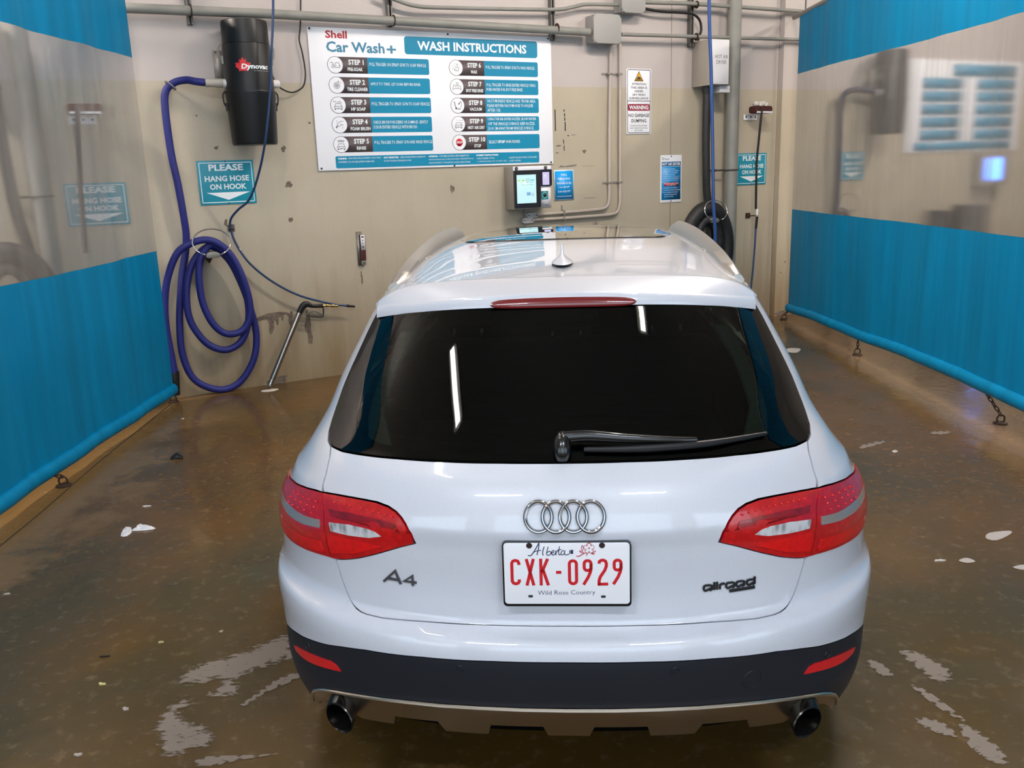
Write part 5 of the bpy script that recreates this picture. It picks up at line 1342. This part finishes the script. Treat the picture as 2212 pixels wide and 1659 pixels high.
# emblem rings and badges
for k in range(4):
    cx = -.0630 + .042 * k; zc = .9415
    P = [Vector(onx(cx + .0325 * math.cos(a), zc + .0325 * math.sin(a) * 1.02, .005 + (.0025 if (math.sin(a + .8) > 0) ^ (k % 2) else 0))) for a in [2 * PI * j / 48 for j in range(48)]]
    cpart('emblem_ring', MB().tube(P, .0046, 10, True), mat('emblem chrome', 'a2a2a6', .16, 1.))
def badge(name, strokes, w, m, dd=.004):
    mb = MB()
    for P in strokes: stroke(mb, P, w, lambda a, b, d: onx(a, b, .0005 + (dd if d > 0 else 0)))
    return cpart(name, mb, m)
M_BADGE = mat('badge metal', '6d6f74', .35, .8)
badge('model_badge', [[(-.470, .737), (-.436, .772), (-.423, .737)], [(-.460, .7475), (-.428, .7475)], [(-.390, .737), (-.390, .764), (-.414, .7465), (-.380, .7465)]], .0062, M_BADGE)
let = []
z0, z1, zt = .728, .742, .7485
def ell(cx, w): return smooth2([(cx + w * math.cos(a), (z0 + z1) / 2 + (z1 - z0) / 2 * math.sin(a)) for a in [2 * PI * k / 10 for k in range(11)]], 3)
let += [rrect(.340, .360, z0, z1, .005, 3) + [(.360, z0 + .005)], [(.360, z1), (.360, z0)], [(.3665, zt), (.3665, z0)], [(.3735, zt), (.3735, z0)], [(.381, z0), (.381, z1 - .003), (.386, z1), (.393, z1)],
        rrect(.397, .418, z0, z1, .005, 3) + [(.418, z0 + .005)], rrect(.4235, .4435, z0, z1, .005, 3) + [(.4435, z0 + .005)], [(.4435, z1), (.4435, z0)], rrect(.451, .471, z0, z1, .005, 3) + [(.471, z0 + .005)], [(.471, zt), (.471, z0)]]
badge('trim_badge', let, .0048, mat('dark badge metal', '54565b', .25, 1.))
badge('trim_badge_bar', [[(.406, .7195), (.472, .7195)]], .0075, mat('dark badge metal', '54565b', .25, 1.))
# licence plate: drawn in its own plane (a to the right, b up the plate)
PB, PT = Vector((.002, .042, .716)), Vector((.002, .048, .882))
pu = (PT - PB).normalized(); pn = Vector((0, -pu.z, pu.y)); PLH = (PT - PB).length
def pl(a, b, d=0.): return tuple(PB + Vector((1, 0, 0)) * a + pu * b + pn * d)
def prrect(mb, a0, a1, b0, b1, r, d0, d1):
    P = rrect(a0, a1, b0, b1, r, 5); n = len(P)
    mb.add([pl(a, b, d1) for a, b in P] + [pl(a, b, d0) for a, b in P], [tuple(range(n)), tuple(range(2 * n - 1, n - 1, -1))] + [(i, i + n, (i + 1) % n + n, (i + 1) % n) for i in range(n)]); return mb
LP = cpart('licence_plate', prrect(MB(), -.1515, .1525, .008, .166, .008, .006, .0085), mat('plate white', 'e4e4e8', .35), bevel=.0008)
cpart('plate_frame', prrect(MB(), -.156, .157, 0, .166, .010, -.012, .006), mat('plate frame black', '0c0c10', .3), LP, bevel=.002)
def PX(cx, cy): return ((cx - 1037) / 1745 * .3048, .008 + (1545 - (cy - .0135 * (cx - 1037))) / 1745 * .3048 * 1.07)
def pf(d0):
    return lambda cx, cy, d: pl(*PX(cx, cy), d0 + (d * .5 if d > 0 else 0))
def pstroke(mb, P, w, sub=0):
    if sub: P = smooth2(P, sub)
    Q = [PX(*p) for p in P]; stroke(mb, Q, w / 1745 * .3048, lambda a, b, d: pl(a, b, .0085 + (d * .6 if d > 0 else 0)))
mb = MB(); mbw = MB()
def rr_loop(x0, x1, y0, y1, r): return [(a, b) for a, b in rrect(x0, x1, y0, y1, r, 5)]
w = 43
L0 = rrect(1079, 1176, 945, 1262, 46, 5)
nine = lambda o: ([(a + o, b) for a, b in rrect(1284, 1378, 946, 1082, 44, 5)], [(1378 + o, 990), (1378 + o, 1058), (1366 + o, 1110), (1335 + o, 1180), (1272 + o, 1278)])
allp = [([(378, 990), (378, 965), (362, 936), (328, 927), (296, 936), (279, 965), (279, 1215), (296, 1242), (328, 1252), (362, 1243), (378, 1218), (378, 1192)], 0), ([(483, 910), (580, 1278)], 0), ([(581, 910), (484, 1278)], 0), ([(683, 910), (683, 1280)], 0), ([(780, 912), (695, 1096)], 0), ([(712, 1062), (783, 1280)], 0), ([(893, 1102), (966, 1102)], 0), (L0 + [L0[0]], 0),
        (nine(0)[0] + [nine(0)[0][0]], 0), (nine(0)[1], 0), ([(1488, 990), (1494, 962), (1518, 946), (1548, 943), (1578, 958), (1590, 990), (1588, 1030), (1568, 1082), (1505, 1172), (1487, 1225), (1487, 1292)], 0), ([(1466, 1274), (1612, 1274)], 0), (nine(413)[0] + [nine(413)[0][0]], 0), (nine(413)[1], 0)]
for P, sb in allp: pstroke(mb, P, w, sb)
cpart('plate_number', mb, mat('plate red', 'c0101c', .35), LP)
mb = MB()
for P, ww, sb in (([(508, 858), (545, 866), (592, 812), (640, 735), (664, 698), (658, 765), (640, 830), (636, 858)], 13, 4), ([(578, 822), (640, 800), (690, 795)], 10, 3), ([(736, 745), (718, 800), (712, 845), (726, 862)], 12, 4), ([(792, 748), (774, 805), (768, 850), (792, 864), (822, 848), (824, 818), (800, 810), (776, 826)], 11, 4), ([(836, 838), (868, 822), (866, 802), (846, 806), (836, 842), (858, 863), (890, 842)], 11, 4), ([(892, 800), (896, 862), (902, 824), (930, 802)], 11, 4), ([(948, 745), (934, 830), (944, 862), (962, 852)], 11, 4), ([(914, 796), (975, 788)], 9, 0), ([(1012, 806), (984, 808), (966, 842), (984, 864), (1010, 844), (1022, 804), (1016, 848), (1040, 864), (1082, 850)], 11, 4)):
    pstroke(mb, P, ww, sb)
pstroke(mb, [(1090, 800), (1090, 846)], 14); pstroke(mb, [(1118, 796), (1118, 850)], 34)
pstroke(mb, [(1102, 845), (1120, 820)], 8)
text(mb, 'Wild Rose Country', 632, 1432, -1432, -1352, 0, -.008, fn=lambda x, z: pl(*PX(x, -z), .0090))
cpart('plate_lettering', mb, mat('plate navy', '1d2a52', .4), LP)
mb = MB()
C0 = (1354, 778)
for k in range(5):
    a = 2 * PI * k / 5 - PI / 2; cx, cy = C0[0] + 40 * math.cos(a), C0[1] + 40 * math.sin(a)
    P = [(cx + 33 * math.cos(t), cy + 33 * math.sin(t)) for t in [a - 2.0 + 4.0 * j / 10 for j in range(11)]]
    pstroke(mb, P, 6)
pstroke(mb, [(1346, 774), (1354, 782), (1362, 774), (1354, 770), (1346, 774)], 10)
for P in ([(1262, 735), (1246, 775), (1262, 812), (1280, 770), (1262, 735)], [(1220, 812), (1245, 838), (1280, 838), (1255, 815), (1220, 812)], [(1380, 850), (1410, 830), (1448, 812), (1420, 850), (1380, 850)], [(1310, 830), (1322, 880), (1334, 838)], [(1330, 720), (1364, 698), (1378, 724)], [(1395, 858), (1425, 862), (1400, 842)]): pstroke(mb, P, 9)
pstroke(mb, [(1178, 882), (1215, 884), (1262, 858), (1300, 840)], 13, 3)
cpart('plate_rose', mb, mat('plate rose red', 'b03040', .4), LP)
for cx, cy in ((528, 728), (1532, 742)):
    mb = MB(); c = Vector(pl(*PX(cx, cy), .0085)); a1 = Vector((1, 0, 0)); mb.add([c + pn * .003 + (a1 * math.cos(t) + pu * math.sin(t)) * .0055 for t in [2 * PI * k / 14 for k in range(14)]] + [c + (a1 * math.cos(t) + pu * math.sin(t)) * .0075 for t in [2 * PI * k / 14 for k in range(14)]], [tuple(range(14))] + [(i + 14, (i + 1) % 14 + 14, (i + 1) % 14, i) for i in range(14)]); cpart('plate_screw', mb, mat('rusty screw', '33211f', .5, .5), LP)
mb = MB()
for cx, cy in ((530, 1430), (1544, 1449)):
    prc = PX(cx, cy); prrect(mb, prc[0] - .006, prc[0] + .006, prc[1] - .0032, prc[1] + .0032, .003, .0085, .0088)
cpart('plate_slot', mb, M_INK, LP)
mb = MB(); P = [(-.022, .0), (-.012, -.018), (.012, -.018), (.022, 0)]; mb.prism([(.026 + a, .897 + b) for a, b in P], .060, .085); cpart('handle_camera', mb, M_GLOSSB)

# doors, wings, windows, front end (seen only from the side)
def both(name, pts, m, **k): return cpanel(name, Ys(pts, True), m, sides=(1, -1), **k)
both('rear_door', [(1.625, .32), (2.52, .32), (2.52, 1.012), (1.625, 1.021)], M_PAINT, h=.06)
both('front_door', [(2.525, .32), (3.34, .32), (3.40, .60), (3.40, 1.0), (2.525, 1.012)], M_PAINT, h=.06)
FX = AX + 2.805
fa = arch(0, 150, cx=FX, n=16)
both('front_wing', [(3.405, .60)] + [(y, z) for y, z in arch(146, 0, cx=FX, n=16)] + [(4.22, .36), (4.24, .74), (3.95, .88), (3.7, .95), (3.405, .995)], M_PAINT, h=.06)
mbF = MB()
NOSE = 4.715
for s in (1, -1):
    panel_mb(mbF, Ys([(4.225, .28), (4.5, .28), (4.66, .28), (4.705, .28), (NOSE, .28), (NOSE, .62), (4.70, .66), (4.6, .69), (4.24, .74)]), s, gap=.001, h=.05)
cpart('front_bumper', mbF, M_PAINT)
mb = MB()
def hd(a, b):
    y = 3.42 + 1.27 * b; ze = float(np.interp(y, [3.40, 3.7, 3.95, 4.24, 4.6, 4.69], [.995, .95, .88, .74, .69, .67])); x = (2 * a - 1) * float(S(UY(y, ze), ze)[0])
    return (x, y, ze + (.075 * (1 - abs(2 * a - 1) ** 2.2)) * (1 - .7 * b))
cpart('bonnet', MB().grid(hd, 30, 30), M_PAINT)
def ws(a, b):
    t = 2 * a - 1; y = 3.66 - .52 * b - .18 * t * t * (1 - b) - .08 * t * t; return (t * (.74 - .17 * b), y, .99 + .435 * b - .02 * t * t)
cpart('windshield', MB().grid(ws, 20, 14), M_GLASSC)
both('side_window', [(1.06, 1.05), (1.60, 1.038), (1.60, 1.335), (1.155, 1.335), (1.10, 1.20)], M_GLASS, h=.06)
both('side_window', [(1.64, 1.036), (2.50, 1.028), (2.50, 1.335), (1.64, 1.335)], M_GLASS, h=.06)
both('side_window', [(2.54, 1.028), (3.34, 1.018), (3.02, 1.335), (2.54, 1.335)], M_GLASS, h=.06)
for y0 in (1.60, 2.50): both('window_pillar', [(y0, 1.022), (y0 + .04, 1.022), (y0 + .04, 1.345), (y0, 1.345)], M_GLOSSB, h=.06, gap=0)
both('cant_rail', [(1.14, 1.338), (3.05, 1.338), (3.12, 1.385), (1.16, 1.385)], M_PAINT, h=.06, gap=0)
both('windshield_pillar', [(3.345, 1.012), (3.42, 1.0), (3.12, 1.385), (3.03, 1.345)], M_PAINT, h=.04, gap=0)
both('window_trim', [(1.03, 1.024), (3.40, 1.002), (3.40, 1.012), (1.04, 1.036)], M_ALU, h=.06, gap=0, off=.006)
for s in (1, -1):
    for ax in (AX, FX):
        P = arch(0, 180, AR + .022, ax, 24); Q = arch(180, 0, AR - .012, ax, 24)
        cpart('wheel_arch_trim', panel_mb(MB(), Ys([p for p in P + Q if p[1] > .30]), s, .010, 0, .014, .03), M_CLAD)
    cpart('sill_trim', panel_mb(MB(), Ys([(1.34, .22), (3.43, .22), (3.43, .33), (1.34, .33)]), s, .008, 0, .014, .06), M_CLAD)
    mb = MB(); mb.lathe([(.001, .13), (.075, .115), (.095, .05), (.09, .0), (.07, -.02)], (s * .95, 3.12, 1.06), 20, 'x' ) if False else mb.rbox(s * .905 - .085, s * .905 + .085, 3.08, 3.20, .955, 1.065, .045, 5); mm = cpart('door_mirror', mb, M_PAINT, bevel=.02)
    mb = MB(); mb.box((s * .91, 3.077, 1.01), (.13, .003, .08)); cpart('mirror_glass', mb, M_CHROME, mm)
    mb = MB(); mb.tube([(s * .75, 3.16, .97), (s * .85, 3.14, .99)], .018, 10); cpart('mirror_stalk', mb, M_GLOSSB, mm)
    for y in (1.72, 2.62):
        z = .80; u = UY(y, z)
        cpart('door_handle', MB().tube([tuple(S(s * UY(yy, z), z) + SN(s * UY(yy, z), z) * dd) for yy, dd in ((y, .004), (y + .02, .03), (y + .16, .03), (y + .18, .004))], .011, 10, sub=3), M_PAINT)
# wheels
def wheel(x, y, s):
    cy = .335
    mb = MB(); mb.lathe([(.225, -.10), (.30, -.112), (.328, -.095), (.336, -.06), (.336, .06), (.328, .095), (.30, .112), (.225, .10)], (x, y, cy), 48, 'x', cap=False); w = cpart('wheel', mb, M_RUBBER)
    mb = MB(); mb.lathe([(.226, -.10), (.215, -.08), (.20, .06), (.22, .10), (.228, .10)], (x, y, cy), 40, 'x', cap=False)
    for k in range(10):
        a = 2 * PI * k / 10; mb.tube([(x + s * .085, y + .04 * math.cos(a), cy + .04 * math.sin(a)), (x + s * .095, y + .21 * math.cos(a), cy + .21 * math.sin(a))], .016, 8)
    mb.lathe([(.055, 0), (.05, s * .02)], (x + s * .08, y, cy), 20, 'x'); cpart('rim', mb, M_ALU, w)
for s in (1, -1):
    for y in (AX, FX): wheel(s * .775, y, s)
for s in (1, -1):
    cpart('pillar_trim', panel_mb(MB(), [(.52, 1.075), (.64, 1.085), (.675, 1.12), (.69, 1.16), (.70, 1.25), (.69, 1.33), (.60, 1.345), (.63, 1.25), (.61, 1.15)], s, -.06, 0, .01, .03), mat('grey pillar trim', '8f978c', .8))
# dark inner body, floor pan, seats
mb = MB(); us = list(np.linspace(-1, 1, 41)); full = [UY(y, .6) for y in np.linspace(.8, 4.6, 40)]
uu = [-u for u in full[::-1]] + us + full
zz = np.linspace(.30, 1.0, 14)
V = [tuple(S(u, z) - SN(u, z) * .06) for z in zz for u in uu]; n = len(uu)
mb.add(V, [(j * n + i, j * n + i + 1, (j + 1) * n + i + 1, (j + 1) * n + i) for j in range(len(zz) - 1) for i in range(n - 1)])
mb.add([(p[0], p[1], .30) for p in V[:n]], [tuple(range(n))])
cpart('body_liner', mb, M_DARK)
M_SEAT = mat('dark seat cloth', '23262b', .8)
cpart('load_floor', MB().box((0, 1.15, .70), (1.25, 1.5, .04)), M_SEAT)
def seat(x, y, w, hz):
    mb = MB(); mb.rbox(x - w / 2, x + w / 2, y, y + .12, .62, hz, .06, 5); s_ = cpart('seat_back', mb, M_SEAT, bevel=.03)
    return s_
def headrest(par, x, y, z):
    mb = MB(); mb.rbox(x - .13, x + .13, y + .01, y + .10, z + .05, z + .20, .05, 5); cpart('headrest', mb, M_SEAT, par, bevel=.03)
    mb = MB()
    for q in (-.06, .06): mb.tube([(x + q, y + .06, z - .05), (x + q, y + .06, z + .08)], .007, 8)
    cpart('headrest_post', mb, M_CHROME, par)
sb_ = seat(0, 1.72, 1.25, 1.06)
for x in (-.42, 0, .42): headrest(sb_, x, 1.72, 1.07 if x else 1.05)
for x in (-.38, .38):
    f_ = seat(x, 2.62, .50, 1.10); headrest(f_, x, 2.62, 1.12)
mb = MB(); mb.rbox(-.13, .13, 3.02, 3.05, 1.33, 1.40, .02); cpart('interior_mirror', mb, M_GLOSSB)
cpart('dashboard', MB().rbox(-.70, .70, 3.2, 3.6, .7, 1.0, .08), M_SEAT, bevel=.02)
cpart('headliner', MB().grid(lambda a, b: ((2 * a - 1) * .54, .80 + 2.2 * b, roofz((2 * a - 1) * .5, .80 + 2.2 * b) - .035), 16, 24), mat('grey headliner', '6c6f70', .9))

# ------------------------------------------------------------------ on the floor
def floor_patch(name, P, label, cat, m, z=.002, group=None, sub=3):
    P = smooth2(P, sub, True) if sub else P
    cx = sum(p[0] for p in P) / len(P); cy = sum(p[1] for p in P) / len(P)
    G = [tuple(v) for v in np.argwhere(np.ones((40, 40))) / 39.]
    x0, x1 = min(p[0] for p in P), max(p[0] for p in P); y0, y1 = min(p[1] for p in P), max(p[1] for p in P)
    G = np.array([(x0 + a * (x1 - x0), y0 + b * (y1 - y0)) for a, b in G]); B = np.array(P); G = G[inside(B, G)]
    if len(G):
        dd = np.min(np.hypot(G[:, None, 0] - B[None, :, 0], G[:, None, 1] - B[None, :, 1]), axis=1); G = G[dd > .006]
    pts = [tuple(q) for q in B] + [tuple(q) for q in G]; n = len(B)
    r = delaunay_2d_cdt([Vector(q) for q in pts], [(k, (k + 1) % n) for k in range(n)], [], 0, 1e-6)
    V = np.array([tuple(v) for v in r[0]]); F = [tuple(f) for f in r[2]]
    F = [f for f, q in zip(F, inside(B, np.array([V[list(f)].mean(0) for f in F]))) if q]
    d = np.min(np.hypot(V[:, None, 0] - B[None, :, 0], V[:, None, 1] - B[None, :, 1]), axis=1)
    o = obj(name, MB().add([(a, b, z) for a, b in V], F), m, frame='world', org=(cx, cy, 0))
    at = o.data.attributes.new('body', 'FLOAT', 'POINT'); at.data.foreach_set('value', [float(q) for q in np.clip(d / max(.012, .5 * d.max()), 0, 1)])
    return tag(o, label, cat, group)
floor_patch('foam_patch', [(-1.259, 2.881), (-1.248, 2.953), (-1.197, 3.007), (-1.083, 3.065), (-1.05, 3.096), (-.926, 3.2), (-.859, 3.097), (-.84, 3.017), (-.971, 2.936), (-1.012, 2.866), (-.975, 2.783), (-1.029, 2.77), (-1.112, 2.769), (-1.093, 2.871), (-1.146, 2.851), (-1.224, 2.85)], 'upper lobe of grey soap foam on the floor left of the rear bumper', 'foam', M_FOAM)
floor_patch('foam_patch', [(-1.235, 2.597), (-1.237, 2.658), (-1.221, 2.731), (-1.186, 2.796), (-1.118, 2.747), (-1.161, 2.707), (-1.107, 2.641), (-1.031, 2.596), (-.994, 2.536), (-1.023, 2.481), (-1.127, 2.445), (-1.172, 2.489), (-1.194, 2.546)], 'lower lobe of grey soap foam at the bottom left of the bumper', 'foam', M_FOAM)
floor_patch('foam_patch', [(-.978, 2.707), (-.932, 2.792), (-.887, 2.871), (-.80, 2.927), (-.79, 2.89), (-.899, 2.79), (-.949, 2.716)], 'narrow foam streak running to the left exhaust side of the bumper', 'foam', M_FOAM)
floor_patch('foam_patch', [(-1.028, 2.409), (-1.011, 2.444), (-.838, 2.444), (-.758, 2.448), (-.888, 2.42), (-.982, 2.39)], 'thin foam streak at the lower edge of the photo, left of the exhaust', 'foam', M_FOAM)
for i, (P, lb) in enumerate((([(1.375, 2.918), (1.454, 2.906), (1.501, 2.811), (1.492, 2.73), (1.423, 2.708), (1.401, 2.789)], 'streaky foam beside the right rear bumper corner'), ([(1.325, 2.701), (1.371, 2.661), (1.415, 2.492), (1.371, 2.54)], 'slanting foam streak right of the right exhaust'), ([(1.383, 2.483), (1.434, 2.426), (1.445, 2.302), (1.405, 2.275), (1.359, 2.357)], 'streaky foam at the bottom right edge of the photo'),
        ([(2.205, 3.877), (2.252, 3.936), (2.357, 3.952), (2.342, 3.915), (2.241, 3.849)], 'small pale foam blot at the right edge, the farther of two'), ([(1.964, 3.651), (2.013, 3.674), (2.031, 3.635), (1.987, 3.623)], 'small pale foam blot right of the tail lamp'), ([(2.158, 3.567), (2.22, 3.587), (2.192, 3.537)], 'small pale foam blot at the right edge, the nearer of two'),
        ([(2.165, 5.316), (2.22, 5.354), (2.365, 5.414), (2.346, 5.362), (2.156, 5.26)], 'long foam streak on the floor right of the rear window'), ([(2.734, 5.565), (2.856, 5.56), (2.823, 5.506), (2.719, 5.504)], 'foam streak near the blue reflection at the right'), ([(2.318, 5.191), (2.349, 5.218), (2.355, 5.187), (2.325, 5.161)], 'tiny foam blot below the long streak on the right'),
        ([(1.239, 2.869), (1.285, 2.852), (1.297, 2.755), (1.252, 2.771)], 'foam film touching the right rear bumper corner'), ([(1.253, 2.524), (1.336, 2.497), (1.347, 2.409), (1.276, 2.456)], 'foam film below the right exhaust side'), ([(2.628, 8.317), (2.693, 8.382), (2.774, 8.33), (2.682, 8.158), (2.609, 8.207)], 'white foam puddle far back between the car and the right curtain'))):
    floor_patch('foam_patch', P, lb, 'foam', M_FOAM if i not in (3, 4, 5, 8, 11) else mat('pale foam', 'b4aba3', .4))
# crumpled tissue
def crumple(name, P, label, cat, m, hgt, seed):
    rr = random.Random(seed); P = smooth2(P, 2, True); cx = sum(p[0] for p in P) / len(P); cy = sum(p[1] for p in P) / len(P)
    V = []; rings = (1., .7, .35)
    for k, s in enumerate(rings): V += [(cx + (a - cx) * s, cy + (b - cy) * s, .002 + (hgt * rr.uniform(.2, 1) if k else 0)) for a, b in P]
    n = len(P); V.append((cx, cy, hgt)); F = [(k * n + i, k * n + (i + 1) % n, (k + 1) * n + (i + 1) % n, (k + 1) * n + i) for k in range(2) for i in range(n)] + [(2 * n + i, 2 * n + (i + 1) % n, 3 * n) for i in range(n)]
    return tag(obj(name, MB().add(V, F), m, frame='world', org=(cx, cy, 0), angle=20), label, cat)
M_TISSUE = mat('wet tissue', 'd9d9dd', .7)
t = thing('crumpled_tissue', 'torn white tissue lying on the wet floor left of the car', 'litter', (-1.97, 4.33, 0), 'world')
for P, sd in (([(-2.029, 4.256), (-2.054, 4.342), (-2.048, 4.378), (-2.024, 4.371), (-2.001, 4.325), (-1.992, 4.3), (-1.996, 4.253)], 3), ([(-2.003, 4.325), (-1.99, 4.34), (-1.998, 4.386), (-1.961, 4.403), (-1.883, 4.346), (-1.92, 4.323), (-1.975, 4.318)], 5)):
    o = crumple('tissue_piece', P, None, None, M_TISSUE, .014, sd); loc = Vector(o.location); o.parent = t; o.location = loc - Vector((-1.97, 4.33, 0))
mb = MB().tube([(-2.235, 5.53, .008), (-2.20, 5.555, .03), (-2.185, 5.55, .012), (-2.17, 5.535, .008), (-2.21, 5.52, .012)], [.006, .010, .012, .010, .006], 8, True, sub=3)
tag(obj('rubber_scrap', mb, M_RUBBER, frame='world', org=(-2.2, 5.54, 0)), 'twisted black rubber scrap on the floor beside the left curtain', 'litter')
lit = [(-1.518, 2.879, .035, .012, 'pale yellow', 'cfc58a', 'pale yellow crumb left of the foam'), (1.882, 3.655, .05, .016, 'white', 'd6d0c8', 'white scrap of paper on the floor right of the tail lamp'), (-2.062, 4.673, .05, .015, 'white', 'd8d8d8', 'small white scrap just beyond the tissue'), (-2.51, 6.524, .03, .012, 'white', 'cfcac0', 'tiny white scrap near the far left chain'), (-1.412, 3.164, .025, .010, 'yellow', 'b9a878', 'tan crumb above the left foam lobe'), (-1.592, 3.071, .04, .010, 'dark', '1f1b18', 'dark twig crumb on the floor left of the foam'), (-1.196, 3.235, .016, .012, 'tan', 'b0a488', 'tiny tan crumb beside the left bumper corner'), (-2.272, 3.635, .03, .010, 'tan', 'b8b0a0', 'small pale scrap at the left edge of the floor'), (-1.364, 2.718, .03, .016, 'foam', 'a79c92', 'foam fleck nearest the lower foam lobe'), (-1.415, 2.474, .025, .015, 'foam', 'b0a59a', 'foam fleck at the bottom left corner')]
for i, (x, y, w, h, nm, colr, lb) in enumerate(lit):
    P = blob(x, y, w * .75, h * .75, 10, .55, 50 + i); mb = MB().add([(a, b, .006) for a, b in P] + [(x + (a - x) * 1.1, y + (b - y) * 1.1, .0005) for a, b in P], [tuple(range(10))] + [(i_ + 10, (i_ + 1) % 10 + 10, (i_ + 1) % 10, i_) for i_ in range(10)])
    tag(obj('floor_scrap', mb, mat('scrap ' + colr, colr, .7), frame='world', org=(x, y, 0)), lb, 'litter', 'small scraps on the floor')
# joint in the concrete along the left curtain
mb = MB().tube([(-2.60, 2.5, .001), (-2.607, 4.18, .001), (-2.70, 5.5, .001), (-2.74, 6.3, .001), (-2.78, 7.07, .001)], .004, 6, sub=6)
fl = bpy.data.objects['floor']; obj('floor_joint', mb, mat('floor joint', '2c241a', .8), fl, 'world')
